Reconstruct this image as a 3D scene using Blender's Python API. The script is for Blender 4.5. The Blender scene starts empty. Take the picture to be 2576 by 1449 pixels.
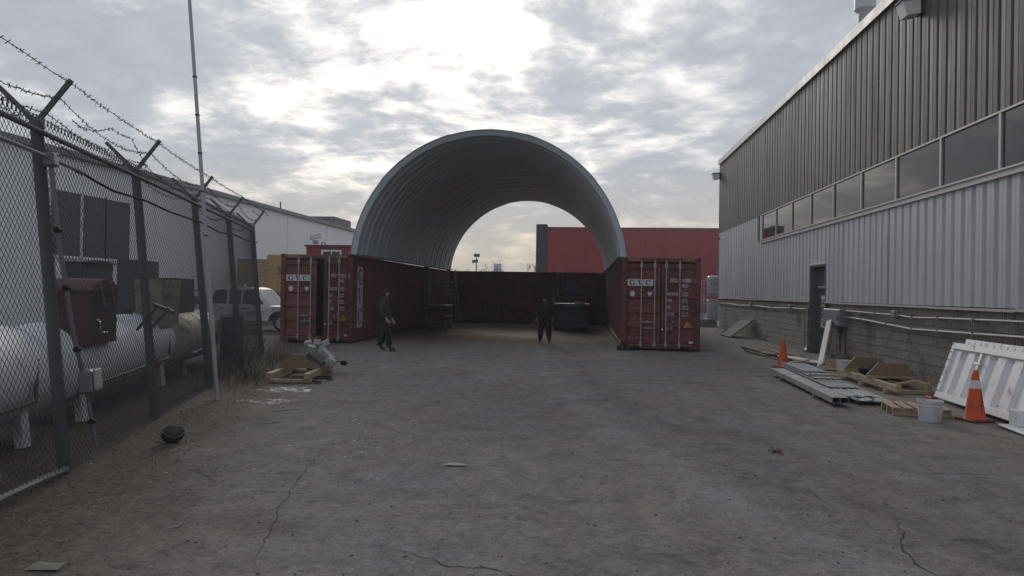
import bpy, math, random
import numpy as np
from mathutils import Vector, Matrix
rnd = random.Random(7)
R = math.radians
sc = bpy.context.scene
col = sc.collection

# ------------------------------------------------------------------ camera
cam_d = bpy.data.cameras.new('camera'); cam = bpy.data.objects.new('camera', cam_d); col.objects.link(cam)
cam_d.sensor_width = 36; cam_d.lens = 36 * 1921.3 / 2576; cam_d.clip_start = .05; cam_d.clip_end = 3000
cam.matrix_world = Matrix.Translation((0, 0, 1.785)) @ Matrix.Rotation(R(5.346), 4, 'Z') @ Matrix.Rotation(R(90.248), 4, 'X') @ Matrix.Rotation(R(.878), 4, 'Z')
sc.camera = cam
sc.view_settings.view_transform = 'Standard'; sc.view_settings.look = 'None'
sc.view_settings.exposure = .28; sc.view_settings.gamma = 1
sc.cycles.use_denoising = True
sc.cycles.max_bounces = 6; sc.cycles.diffuse_bounces = 3; sc.cycles.glossy_bounces = 3; sc.cycles.transmission_bounces = 4
sc.cycles.caustics_reflective = False; sc.cycles.caustics_refractive = False

SUN_AZ, SUN_EL = R(-11), R(20.5)
SUN = Vector((math.sin(SUN_AZ) * math.cos(SUN_EL), math.cos(SUN_AZ) * math.cos(SUN_EL), math.sin(SUN_EL)))

# ------------------------------------------------------------------ node helper
class NT:
    def __init__(s, nt): s.t = nt; nt.nodes.clear()
    def n(s, typ, ins=None, **p):
        nd = s.t.nodes.new(typ)
        for k, v in p.items(): setattr(nd, k, v)
        for k, v in (ins or {}).items(): s.set(nd.inputs[k], v)
        return nd
    def set(s, sock, v):
        if isinstance(v, bpy.types.NodeSocket): s.t.links.new(v, sock)
        elif isinstance(v, bpy.types.Node): s.t.links.new(v.outputs[0], sock)
        else:
            if sock.type == 'RGBA' and len(v) == 3: v = (*v, 1)
            sock.default_value = v
    def m(s, op, a, b=0.0, c=0.0, clamp=False):
        return s.n('ShaderNodeMath', {0: a, 1: b, 2: c}, operation=op, use_clamp=clamp).outputs[0]
    def vm(s, op, a, b=(0, 0, 0), out=0):
        return s.n('ShaderNodeVectorMath', {0: a, 1: b}, operation=op).outputs[out]
    def mr(s, v, a, b, c=0.0, d=1.0, smooth=True):
        return s.n('ShaderNodeMapRange', {0: v, 1: a, 2: b, 3: c, 4: d}, interpolation_type='SMOOTHSTEP' if smooth else 'LINEAR').outputs[0]
    def mix(s, f, a, b, blend='MIX'):
        nd = s.t.nodes.new('ShaderNodeMix'); nd.data_type = 'RGBA'; nd.blend_type = blend
        s.set(nd.inputs[0], f); s.set(nd.inputs[6], a); s.set(nd.inputs[7], b)
        return nd.outputs[2]
    def noise(s, vec, scale, detail=4, rough=.55, dist=0.0, col_=False):
        nd = s.n('ShaderNodeTexNoise', {'Vector': vec, 'Scale': scale, 'Detail': detail, 'Roughness': rough, 'Distortion': dist})
        return nd.outputs[1 if col_ else 0]

# ------------------------------------------------------------------ world: daylight sky behind a broken cloud layer
world = bpy.data.worlds.new('World'); sc.world = world; world.use_nodes = True
w = NT(world.node_tree)
tc = w.n('ShaderNodeTexCoord')
d = w.vm('NORMALIZE', tc.outputs['Generated'])
sx = w.n('ShaderNodeSeparateXYZ', {0: d})
zz = w.m('ADD', w.m('MAXIMUM', sx.outputs[2], 0.0), .20)
P = w.n('ShaderNodeCombineXYZ', {0: w.m('DIVIDE', sx.outputs[0], zz), 1: w.m('DIVIDE', sx.outputs[1], zz), 2: 0.0}).outputs[0]
warp = w.vm('MULTIPLY', w.vm('SUBTRACT', w.noise(P, 1.8, 3, .5, 0, True), (.5, .5, .5)), (.26, .26, 0))
P2 = w.vm('ADD', P, warp)
n1 = w.noise(w.vm('ADD', P2, (13.1, 5.4, 0)), 3.0, 9, .60)
n2 = w.noise(w.vm('ADD', P, (1.3, 7.2, 0)), 1.1, 3, .5)
n3 = w.noise(w.vm('MULTIPLY', P2, (1, 1.15, 1)), 10.0, 6, .62)
nsum = w.m('ADD', w.m('ADD', w.m('MULTIPLY', n1, .64), w.m('MULTIPLY', n2, .24)), w.m('MULTIPLY', n3, .18))
ca = w.vm('DOT_PRODUCT', d, tuple(SUN), 1)
ang = w.m('ARCCOSINE', w.m('MINIMUM', ca, .9999))
glow = w.m('POWER', w.mr(ang, R(38), 0.0, 0.0, 1.0, False), 1.5)
core = w.m('POWER', w.mr(ang, R(21), 0.0, 0.0, 1.0, False), 1.0)
# the cloud sheet is thinner towards the sun
dens = w.mr(w.m('SUBTRACT', nsum, w.m('MULTIPLY', core, .08)), .325, .555)
sky = w.n('ShaderNodeTexSky', sky_type='NISHITA', sun_disc=False, sun_elevation=SUN_EL, sun_rotation=SUN_AZ, dust_density=2.0)
gap = w.mix(1.0, w.mix(glow, (.48, .50, .525), (1.25, 1.22, 1.14)), w.mix(1.0, sky.outputs[0], (.016, .016, .016), 'MULTIPLY'), 'ADD')
thick = w.mix(glow, (.335, .362, .41), (.46, .487, .53))
thick = w.mix(w.m('MULTIPLY', w.mr(n3, .35, .65), .35), thick, w.mix(1.0, thick, (1.32, 1.30, 1.27), 'MULTIPLY'))
cloud = w.mix(dens, gap, thick)
hz = w.mr(sx.outputs[2], .0, .19, 1.0, 0.0)
near = w.mr(ang, R(75), R(12))
hcol = w.mix(near, (.36, .375, .40), (.50, .445, .355))
final = w.mix(w.m('MULTIPLY', hz, .9), cloud, hcol)
bg = w.n('ShaderNodeBackground', {0: final, 1: 1.0})
w.n('ShaderNodeOutputWorld', {0: bg.outputs[0]})

# ------------------------------------------------------------------ sun (veiled by cloud)
sd = bpy.data.lights.new('sun', 'SUN'); sd.energy = .7; sd.angle = R(14); sd.color = (1, .93, .82)
so = bpy.data.objects.new('sun', sd); col.objects.link(so)
so.rotation_mode = 'QUATERNION'; so.rotation_quaternion = SUN.to_track_quat('Z', 'Y')
so.location = SUN * 60

# ------------------------------------------------------------------ materials
MATS = {}
def M(name, c, rough=.7, metal=0.0, var=.18, scale=3.0, bump=0.0, bscale=40.0, dirt=None, spec=.5, grain=None, obj=True, trans=0.0, ribs=None, each=0.0):
    """one procedural material: base colour with two octaves of tone variation, optional stains, grain and fine relief"""
    if name in MATS: return MATS[name]
    m = bpy.data.materials.new(name); m.use_nodes = True; t = NT(m.node_tree)
    tcn = t.n('ShaderNodeTexCoord'); geo = t.n('ShaderNodeNewGeometry')
    v = tcn.outputs['Object'] if obj else geo.outputs['Position']
    if grain: v0 = t.vm('MULTIPLY', v, grain)
    else: v0 = v
    a = t.noise(v0, scale, 6, .6); b = t.noise(v0, scale * 7.3, 3, .6)
    f = t.m('ADD', t.m('MULTIPLY', t.m('SUBTRACT', a, .5), 2.4 * var), t.m('MULTIPLY', t.m('SUBTRACT', b, .5), 1.2 * var))
    cc = t.vm('SCALE', (c[0], c[1], c[2])); t.set(cc.node.inputs['Scale'], t.m('ADD', t.m('ADD', f, 1.0), t.m('MULTIPLY', t.m('SUBTRACT', t.n('ShaderNodeObjectInfo').outputs['Random'], .5), each)) if each else t.m('ADD', f, 1.0))
    rr = t.m('ADD', t.m('MULTIPLY', t.m('SUBTRACT', a, .5), .3), rough, clamp=True)
    if dirt:
        dc, amt, ds = dirt
        dm = t.mr(t.noise(t.vm('ADD', v0, (4.2, 1.7, 9.1)), ds, 7, .65, .4), .60 - amt * .35, .78 - amt * .25)
        cc = t.mix(t.m('MULTIPLY', dm, .85), cc, dc); rr = t.m('ADD', rr, t.m('MULTIPLY', dm, .2), clamp=True)
    ins = {'Base Color': cc, 'Roughness': rr, 'Metallic': metal, 'Specular IOR Level': spec}
    if trans: ins['Transmission Weight'] = trans
    hgt = None
    if bump:
        hgt = t.noise(v0, bscale, 5, .6)
        bp = t.n('ShaderNodeBump', {'Strength': bump, 'Distance': .02, 'Height': hgt}); ins['Normal'] = bp.outputs[0]
    if ribs:
        wv = t.n('ShaderNodeTexWave', {'Vector': v, 'Scale': ribs[1], 'Distortion': 0.0}, wave_type='BANDS', bands_direction=ribs[0])
        bp = t.n('ShaderNodeBump', {'Strength': ribs[2], 'Distance': .02, 'Height': wv.outputs[1]}); ins['Normal'] = bp.outputs[0]
    pb = t.n('ShaderNodeBsdfPrincipled', ins)
    t.n('ShaderNodeOutputMaterial', {0: pb.outputs[0]})
    MATS[name] = m
    return m

RUST = (.085, .04, .022)
maroon = M('container_maroon', (.19, .050, .055), .66, 0, .30, 1.1, .12, 14, (RUST, .42, 1.9))
maroon_dark = M('container_frame_maroon', (.14, .045, .047), .62, 0, .2, 2, .1, 20, (RUST, .45, 2.5))
galv = M('galvanised', (.52, .54, .56), .42, .85, .12, 4)
galv_dull = M('galvanised_dull', (.36, .37, .385), .55, .5, .15, 5)
steel_dark = M('dark_steel', (.06, .062, .068), .55, .3, .2, 6)
white_paint = M('white_paint', (.74, .74, .75), .5, 0, .06, 3, 0, 30, ((.30, .27, .24), .18, 3.5))
lettering_white = M('white_lettering', (.66, .66, .66), .6, 0, .2, 9)
lettering_dark = M('dark_lettering', (.035, .03, .035), .6, 0, .1, 9)
rubber = M('rubber', (.022, .022, .024), .85, 0, .2, 8)
wood = M('new_timber', (.40, .30, .195), .75, 0, .22, 3, .15, 60, ((.20, .135, .08), .3, 4), grain=(1, 1, 8))
wood_y = M('timber_along', (.41, .315, .205), .75, 0, .22, 3, .15, 60, ((.19, .13, .08), .3, 4), grain=(9, 1, 9))
wood_old = M('weathered_timber', (.25, .20, .15), .85, 0, .3, 3, .2, 50, grain=(9, 1, 9))
plywood = M('plywood', (.25, .175, .11), .75, 0, .22, 3, .1, 50, grain=(1, 6, 6))
cardboard = M('cardboard', (.30, .205, .13), .85, 0, .15, 3)
orange = M('cone_orange', (.62, .085, .018), .55, 0, .12, 6, 0, 30, ((.16, .06, .04), .22, 9))
black = M('black_plastic', (.018, .018, .02), .85, 0, .2, 8, spec=.2)

# ------------------------------------------------------------------ mesh builder
class MB:
    def __init__(s): s.v = []; s.f = []; s.mi = []; s.cur = 0
    def add(s, vs, fs):
        o = len(s.v); s.v += [tuple(p) for p in vs]
        s.f += [tuple(i + o for i in f) for f in fs]; s.mi += [s.cur] * len(fs)
    BF = [(0, 3, 2, 1), (4, 5, 6, 7), (0, 1, 5, 4), (1, 2, 6, 5), (2, 3, 7, 6), (3, 0, 4, 7)]
    def box(s, x0, x1, y0, y1, z0, z1):
        s.add([(x0, y0, z0), (x1, y0, z0), (x1, y1, z0), (x0, y1, z0), (x0, y0, z1), (x1, y0, z1), (x1, y1, z1), (x0, y1, z1)], s.BF); return s
    def bbox(s, x0, x1, y0, y1, z0, z1, b=.01, mat=None):
        X = ((x0, x0 + b, x1 - b, x1)); Y = ((y0, y0 + b, y1 - b, y1)); Z = ((z0, z0 + b, z1 - b, z1))
        vs = []; idx = {}
        def g(i, j, k):
            key = (i, j, k)
            if key not in idx: idx[key] = len(vs); vs.append((X[i], Y[j], Z[k]))
            return idx[key]
        fs = []
        for k, kk in ((0, 0), (3, 1)):
            q = [g(1, 1, k), g(2, 1, k), g(2, 2, k), g(1, 2, k)]; fs.append(q if k else q[::-1])
            q = [g(1, k, 1), g(2, k, 1), g(2, k, 2), g(1, k, 2)]; fs.append(q[::-1] if k else q)
            q = [g(k, 1, 1), g(k, 2, 1), g(k, 2, 2), g(k, 1, 2)]; fs.append(q if k else q[::-1])
        e = {0: 1, 3: 2}
        for a in (0, 3):
            for c in (0, 3):
                fs.append([g(1, a, e[c]), g(2, a, e[c]), g(2, e[a], c), g(1, e[a], c)])
                fs.append([g(a, 1, e[c]), g(a, 2, e[c]), g(e[a], 2, c), g(e[a], 1, c)])
                fs.append([g(a, e[c], 1), g(a, e[c], 2), g(e[a], c, 2), g(e[a], c, 1)])
                for k in (0, 3): fs.append([g(a, e[c], e[k]), g(e[a], c, e[k]), g(e[a], e[c], k)])
        if mat is not None: vs = [tuple(mat @ Vector(p)) for p in vs]
        s.add(vs, fs); return s
    def obox(s, c, size, rot=(0, 0, 0), b=0.0):
        m = Matrix.Translation(c) @ (Matrix.Rotation(rot[2], 4, 'Z') @ Matrix.Rotation(rot[1], 4, 'Y') @ Matrix.Rotation(rot[0], 4, 'X'))
        hx, hy, hz = size[0] / 2, size[1] / 2, size[2] / 2
        if b: return s.bbox(-hx, hx, -hy, hy, -hz, hz, b, m)
        vs = [(-hx, -hy, -hz), (hx, -hy, -hz), (hx, hy, -hz), (-hx, hy, -hz), (-hx, -hy, hz), (hx, -hy, hz), (hx, hy, hz), (-hx, hy, hz)]
        s.add([tuple(m @ Vector(p)) for p in vs], s.BF); return s
    def beam(s, p0, p1, wd, ht, up=(0, 0, 1), b=0.0):
        p0 = Vector(p0); p1 = Vector(p1); y = (p1 - p0); L = y.length; y.normalize(); x = y.cross(Vector(up)).normalized(); z = x.cross(y)
        m = Matrix((( x.x, y.x, z.x, 0), (x.y, y.y, z.y, 0), (x.z, y.z, z.z, 0), (0, 0, 0, 1))); m.translation = (p0 + p1) / 2
        if b: return s.bbox(-wd / 2, wd / 2, -L / 2, L / 2, -ht / 2, ht / 2, b, m)
        hx, hy, hz = wd / 2, L / 2, ht / 2
        vs = [(-hx, -hy, -hz), (hx, -hy, -hz), (hx, hy, -hz), (-hx, hy, -hz), (-hx, -hy, hz), (hx, -hy, hz), (hx, hy, hz), (-hx, hy, hz)]
        s.add([tuple(m @ Vector(p)) for p in vs], s.BF); return s
    def tube(s, pts, r, n=8, cap=True):
        pts = [Vector(p) for p in pts]; N = len(pts); rs = r if isinstance(r, (list, tuple)) else [r] * N
        tg = [(pts[min(i + 1, N - 1)] - pts[max(i - 1, 0)]).normalized() for i in range(N)]
        a = Vector((0, 0, 1)) if abs(tg[0].z) < .9 else Vector((1, 0, 0))
        nrm = tg[0].cross(a).normalized(); vs = []
        for i in range(N):
            nrm = (nrm - tg[i] * nrm.dot(tg[i])).normalized(); bn = tg[i].cross(nrm)
            for k in range(n):
                t = 2 * math.pi * k / n; vs.append(tuple(pts[i] + (nrm * math.cos(t) + bn * math.sin(t)) * rs[i]))
        fs = [(i * n + k, i * n + (k + 1) % n, (i + 1) * n + (k + 1) % n, (i + 1) * n + k) for i in range(N - 1) for k in range(n)]
        if cap: fs += [tuple(range(n))[::-1], tuple(range((N - 1) * n, N * n))]
        s.add(vs, fs); return s
    def lathe(s, prof, n=24, o=(0, 0, 0), axis='Z', cap=True):
        vs = []
        for r, z in prof:
            for k in range(n):
                t = 2 * math.pi * k / n; c, q = r * math.cos(t), r * math.sin(t)
                p = (c, q, z) if axis == 'Z' else ((z, c, q) if axis == 'X' else (q, z, c))
                vs.append((p[0] + o[0], p[1] + o[1], p[2] + o[2]))
        N = len(prof)
        fs = [(i * n + k, i * n + (k + 1) % n, (i + 1) * n + (k + 1) % n, (i + 1) * n + k) for i in range(N - 1) for k in range(n)]
        if cap: fs += [tuple(range(n))[::-1], tuple(range((N - 1) * n, N * n))]
        s.add(vs, fs); return s
    def prism(s, poly, lo, hi, axis='Z'):
        n = len(poly)
        def mk(a, b, h): return (a, b, h) if axis == 'Z' else ((h, a, b) if axis == 'X' else (a, h, b))
        s.add([mk(a, b, lo) for a, b in poly] + [mk(a, b, hi) for a, b in poly],
              [tuple(range(n))[::-1], tuple(range(n, 2 * n))] + [(i, (i + 1) % n, n + (i + 1) % n, n + i) for i in range(n)]); return s
    def xform(s, m, start=0):
        for i in range(start, len(s.v)): s.v[i] = tuple(m @ Vector(s.v[i]))
        return s
    def mesh(s, name, mats, smooth=False):
        me = bpy.data.meshes.new(name); me.from_pydata(s.v, [], s.f)
        for m in (mats if isinstance(mats, (list, tuple)) else [mats]): me.materials.append(m)
        if any(s.mi): me.polygons.foreach_set('material_index', s.mi)
        me.update()
        if smooth: smooth_mesh(me)
        return me
    def build(s, name, mats, parent=None, smooth=False, **kw):
        return link(name, s.mesh(name, mats, smooth), parent, **kw)
def smooth_mesh(me, deg=35):
    me.polygons.foreach_set('use_smooth', [True] * len(me.polygons))
    try: me.set_sharp_from_angle(angle=R(deg))
    except Exception: pass
def link(name, me, parent=None, label=None, cat=None, group=None, kind=None, loc=None, rot=None):
    o = bpy.data.objects.new(name, me); col.objects.link(o); o.parent = parent
    if loc: o.location = loc
    if rot: o.rotation_euler = rot
    return tag(o, label, cat, group, kind)
def tag(o, label=None, cat=None, group=None, kind=None):
    for k, v in (('label', label), ('category', cat), ('group', group), ('kind', kind)):
        if v: o[k] = v
    return o
def thing(name, label, cat, loc=(0, 0, 0), rz=0, group=None, rot=None):
    o = link(name, None, None, label, cat, group, None, loc, rot or (0, 0, rz)); o.empty_display_size = .2
    return o
def text_mesh(body, size, bold=0.0, sx=1.0, ext=.0015, align='LEFT', space=1.0):
    c = bpy.data.curves.new('txt', 'FONT'); c.body = body; c.size = size; c.offset = bold; c.extrude = ext
    c.align_x = align; c.space_character = space; c.resolution_u = 3
    o = bpy.data.objects.new('txt', c); col.objects.link(o)
    me = bpy.data.meshes.new_from_object(o.evaluated_get(bpy.context.evaluated_depsgraph_get()))
    bpy.data.objects.remove(o); bpy.data.curves.remove(c)
    for v in me.vertices: v.co.x *= sx
    return me
def text(body, size, mat, parent, loc, rot, bold=0.0, sx=1.0, align='LEFT', space=1.0, name='lettering'):
    me = text_mesh(body, size, bold, sx, .0015, align, space); me.materials.clear(); me.materials.append(mat); me.name = name
    return link(name, me, parent, loc=loc, rot=rot)

# fence frame of reference: base line, direction, left normal
F0 = Vector((-4.5, 5.56, 0)); FU = Vector((-.2634, .9647, 0)); FN = Vector((-.9647, -.2634, 0)); FANG = math.atan2(FU.y, FU.x); FLEAN = .09
def FP(s, d, z=0): return F0 + FU * s + FN * d + Vector((0, 0, z))

# ------------------------------------------------------------------ ground
def ground_material():
    m = bpy.data.materials.new('yard_asphalt'); m.use_nodes = True; t = NT(m.node_tree)
    p = t.n('ShaderNodeNewGeometry').outputs['Position']
    s = t.n('ShaderNodeSeparateXYZ', {0: p}); X, Y = s.outputs[0], s.outputs[1]
    warp = t.vm('MULTIPLY', t.vm('SUBTRACT', t.noise(p, .45, 4, .55, 0, True), (.5, .5, .5)), (1.6, 1.6, 0))
    pw = t.vm('ADD', p, warp)
    big = t.noise(pw, .22, 5, .6); mid = t.noise(t.vm('MULTIPLY', pw, (1, .55, 1)), .9, 6, .62)
    trk = t.noise(t.vm('MULTIPLY', pw, (1.5, .13, 1)), .8, 4, .6)
    fine = t.noise(p, 14, 5, .7); pat = t.noise(t.vm('MULTIPLY', pw, (1, .7, 1)), 3.4, 7, .72); grit = t.noise(p, 75, 3, .7)
    c = t.mix(t.mr(mid, .36, .66), (0.207, 0.178, 0.157), (0.197, 0.191, 0.188))
    c = t.mix(t.mr(big, .40, .66), c, (0.239, 0.206, 0.179))
    c = t.mix(t.m('MULTIPLY', t.mr(trk, .53, .72), .65), c, (0.276, 0.268, 0.260))
    # oil and damp stains
    c = t.mix(t.m('MULTIPLY', t.mr(t.noise(t.vm('ADD', pw, (5, 9, 0)), .38, 6, .66), .56, .68), .55), c, (0.094, 0.078, 0.067))
    c = t.mix(t.m('MULTIPLY', t.mr(t.noise(t.vm('ADD', t.vm('MULTIPLY', p, (.6, 1.6, 1)), (2, 3, 0)), 1.5, 5, .7), .57, .70), .6), c, (0.069, 0.063, 0.058))
    # tyre tracks sweeping out of the shelter
    for x0, kx, wd, cl, am in ((-1.1, .0105, .55, (0.255, 0.253, 0.249), .8), (.75, .0125, .45, (0.246, 0.240, 0.233), .45), (-.2, .011, .32, (0.082, 0.072, 0.067), .38), (-3.6, -.004, .6, (0.233, 0.227, 0.218), .4)):
        yy = t.m('SUBTRACT', Y, 22.0)
        xc = t.m('ADD', t.m('MULTIPLY', t.m('MULTIPLY', yy, yy), kx), x0)
        dd = t.m('ABSOLUTE', t.m('SUBTRACT', t.m('ADD', X, t.m('MULTIPLY', t.m('SUBTRACT', mid, .5), 1.3)), xc))
        msk = t.m('MULTIPLY', t.mr(dd, wd, 0.0), t.mr(t.noise(p, .8, 4, .6), .38, .6))
        c = t.mix(t.m('MULTIPLY', msk, am), c, cl)
    # bare earth along the fence line and under the steel arch
    fd = t.m('ADD', t.vm('DOT_PRODUCT', t.vm('SUBTRACT', p, tuple(F0)), tuple(FN), 1), t.m('MULTIPLY', t.m('SUBTRACT', mid, .5), 2.4))
    earth = t.mr(fd, -2.3, -.3)
    c = t.mix(t.m('MULTIPLY', earth, .9), c, t.mix(t.mr(fine, .35, .65), (.058, .042, .033), (.098, .073, .056)))
    ins_ = t.m('MULTIPLY', t.m('MULTIPLY', t.mr(Y, 24.0, 29.0), t.mr(X, 1.6, .8)), t.mr(X, -8.0, -6.6))
    c = t.mix(t.m('MULTIPLY', ins_, t.mr(t.noise(p, .35, 4, .6), .35, .6, .35, .9)), c, (.19, .125, .07))
    g = t.m('ADD', t.m('ADD', t.m('MULTIPLY', t.m('SUBTRACT', fine, .5), 1.0), t.m('ADD', t.m('MULTIPLY', t.m('SUBTRACT', grit, .5), 1.5), t.m('ADD', t.m('MULTIPLY', t.m('SUBTRACT', pat, .5), 1.35), t.m('MULTIPLY', t.m('SUBTRACT', t.noise(t.vm('MULTIPLY', p, (.6, 1, 1)), 27, 3, .7), .5), .95)))), 1.0)
    sv = t.vm('SCALE', c); t.set(sv.node.inputs['Scale'], g)
    spk = t.n('ShaderNodeTexVoronoi', {'Vector': p, 'Scale': 26.0}); spd = t.mr(spk.outputs['Distance'], .16, .09)
    sr = t.mr(t.n('ShaderNodeSeparateColor', {0: spk.outputs['Color']}).outputs[0], .80, .84)
    cc = t.mix(t.m('MULTIPLY', spd, t.m('MULTIPLY', sr, .75)), sv, (.035, .032, .032))
    h = t.m('ADD', t.m('ADD', t.m('MULTIPLY', fine, .9), t.m('MULTIPLY', grit, .5)), t.m('MULTIPLY', mid, 1.5))
    bp = t.n('ShaderNodeBump', {'Strength': .7, 'Distance': .03, 'Height': h})
    rgh = t.m('SUBTRACT', .93, t.m('MULTIPLY', t.mr(big, .5, .75), .16))
    pb = t.n('ShaderNodeBsdfPrincipled', {'Base Color': cc, 'Roughness': rgh, 'Specular IOR Level': .3, 'Normal': bp.outputs[0]})
    t.n('ShaderNodeOutputMaterial', {0: pb.outputs[0]})
    return m
def hills(x, y):
    return .006 * math.sin(x * 1.3 + 1.1 * math.sin(y * .7)) + .006 * math.sin(y * .9 + x * .35) + .003 * math.sin(x * 4.1 + y * 3.3)
def build_ground():
    xs = [-1500, -400, -120, -60, -40, -30] + [-24 + .3 * i for i in range(134)] + [18, 24, 40, 80, 200, 500, 1500]
    ys = [-60, -20, -8] + [-3 + .28 * i for i in range(182)] + [50, 56, 64, 80, 110, 160, 260, 500, 1000, 2500]
    vs = [(x, y, hills(x, y) - .009 if -24 <= x <= 16.2 and -3 <= y <= 48 else -.009) for y in ys for x in xs]
    nx = len(xs)
    fs = [(j * nx + i, j * nx + i + 1, (j + 1) * nx + i + 1, (j + 1) * nx + i) for j in range(len(ys) - 1) for i in range(nx - 1)]
    me = bpy.data.meshes.new('ground'); me.from_pydata(vs, [], fs); me.materials.append(ground_material())
    me.polygons.foreach_set('use_smooth', [True] * len(fs))
    return link('ground', me, kind='structure')
ground = build_ground()
crack_mat = M('crack_tar', (.055, .047, .042), .9, 0, .2, 5, obj=False)
def ribbon(pts, wd, z=.004, seed=1):
    r = random.Random(seed); mb = MB(); dense = []
    for a, b in zip(pts, pts[1:]):
        a = Vector(a); b = Vector(b); k = max(2, int((b - a).length / .07))
        for i in range(k): dense.append(a.lerp(b, i / k) + Vector((r.uniform(-.02, .02), r.uniform(-.02, .02))))
    dense.append(Vector(pts[-1])); vs = []; N = len(dense)
    for i, p in enumerate(dense):
        t = (dense[min(i + 1, N - 1)] - dense[max(0, i - 1)]).normalized(); nn = Vector((-t.y, t.x)); q = wd * .62 * r.uniform(.25, 1.0) * min(1, .15 + 3 * min(i, N - 1 - i) / N)
        for sg in (-1, 1):
            a = p + nn * q * sg; vs.append((a.x, a.y, hills(a.x, a.y) - .009 + z))
    mb.add(vs, [(2 * i, 2 * i + 1, 2 * i + 3, 2 * i + 2) for i in range(N - 1)])
    return mb
CRACKS = [
 ([(-2.90, 8.55), (-2.75, 7.6), (-2.62, 6.9), (-2.45, 6.05), (-2.32, 5.6), (-2.2, 5.1), (-2.07, 4.7)], .012),
 ([(-1.38, 5.25), (-1.15, 5.15), (-.99, 5.07), (-.85, 4.92), (-.62, 4.95), (-.43, 4.86), (-.32, 4.72)], .014),
 ([(.95, 8.3), (1.65, 8.45), (2.25, 8.45), (2.95, 8.3), (3.75, 8.2), (4.55, 8.25), (5.35, 8.3), (6.1, 8.5)], .011),
 ([(2.55, 6.45), (2.45, 6.1), (2.28, 5.7), (2.25, 5.35), (2.3, 5.1), (2.3, 4.9), (2.33, 4.7)], .013),
 ([(2.12, 7.4), (2.08, 7.0), (2.15, 6.75)], .010),
 ([(-3.1, 5.3), (-2.98, 5.42), (-2.92, 5.62)], .012),
 ([(3.4, 14.8), (2.6, 15.6), (1.6, 15.9), (.4, 15.7)], .012),
 ([(-.3, 13.1), (.35, 12.7), (1.1, 12.9)], .010),
 ([(-2.0, 20.5), (-1.2, 20.9), (-.3, 20.8)], .016),
]
for i, (pts, wd) in enumerate(CRACKS): ribbon(pts, wd, seed=i).build('crack', crack_mat, ground)

# ------------------------------------------------------------------ workshop building on the right
WX = 7.14; YC = 41.19; PW = .78; ZS0, ZS1, ZD1 = 1.626, 5.0, 8.72
siding_dark = M('siding_charcoal', (.122, .116, .114), .6, 0, .10, 1.2, 0, 30, ((.085, .08, .078), .2, 1.6), spec=.3, obj=False, grain=(1, 2.2, .16), each=.10)
siding_white = M('siding_white', (.505, .508, .535), .5, 0, .10, 1.1, 0, 30, ((.33, .325, .34), .22, 1.5), obj=False, grain=(1, 2.2, .20), each=.09)
block_mat = M('split_block', (.265, .245, .215), .9, 0, .26, 2.2, .35, 60, ((.10, .088, .075), .32, .8), obj=False)
mortar_mat = M('mortar', (.06, .055, .05), .95, 0, .2, 3, obj=False)
trim_mat = M('trim_flashing', (.50, .475, .45), .5, .1, .10, 2, obj=False)
bld = thing('workshop_building', 'long metal clad workshop, charcoal siding over white siding on a concrete block base', 'building', (WX, YC, 0))
def L(x, y, z): return (x - WX, y - YC, z)
def panel_mesh(name, wd, z0, z1, mat, inv=False):
    """one ribbed sheet, wd along y, standing on the wall plane x=0 and facing -x"""
    mb = MB(); prof = []
    k = max(1, round(wd / .39)); q = wd / k; e = .012
    for i in range(k):
        a = -wd + i * q
        if not inv: prof += [(a, 0), (a + q * .10, 0), (a + q * .16, -.042), (a + q * .50, -.046), (a + q * .53, -.040), (a + q * .56, -.046), (a + q * .90, -.042), (a + q * .96, 0)]
        else: prof += [(a, 0), (a + q * .30, 0), (a + q * .36, -.040), (a + q * .62, -.040), (a + q * .64, -.034), (a + q * .66, -.040), (a + q * .94, -.040), (a + q * .995, 0)]
    prof.append((0 - .0005, 0))
    vs = [(x, y, z0) for y, x in prof] + [(x, y, z1) for y, x in prof]; n = len(prof)
    mb.add(vs, [(i + 1, i, n + i, n + i + 1) for i in range(n - 1)])
    # returned top and bottom edges give the sheet thickness
    vs2 = [(x + e, y, z) for (x, y, z) in vs]
    mb.add(vs[:n] + vs2[:n], [(i, i + 1, n + i + 1, n + i) for i in range(n - 1)])
    mb.add(vs[n:] + vs2[n:], [(i + 1, i, n + i, n + i + 1) for i in range(n - 1)])
    return mb.mesh(name, mat)
def siding():
    n = 50; cache = {}
    def put(wd, z0, z1, k_, mat, inv, nm, yoff):
        key = (round(wd, 3), z0, z1, nm)
        if key not in cache: cache[key] = panel_mesh(nm, wd, z0, z1, mat, inv)
        o = link(nm, cache[key], bld, loc=(rnd.uniform(-.004, .004), -yoff, 0))
    for k in range(n):
        put(PW, ZS1 + .004, ZD1, k, siding_dark, False, 'dark_siding_panel', k * PW)
        y = k * PW
        if y + PW <= 9.3: put(PW, ZS0, ZS1, k, siding_white, True, 'white_siding_panel', y)
        elif y < 9.6:
            put(.39, ZS0, ZS1, k, siding_white, True, 'white_siding_panel', y)
            put(.39, ZS0, 3.96, k, siding_white, True, 'white_siding_panel', y + .39)
        elif k in (21, 22): put(PW, 2.72, 3.96, k, siding_white, True, 'white_siding_panel', y)
        else: put(PW, ZS0, 3.96, k, siding_white, True, 'white_siding_panel', y)
siding()
DY0, DY1 = YC - 21 * PW, YC - 23 * PW     # door opening 24.81 .. 23.25
YN = YC - 50 * PW
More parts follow.
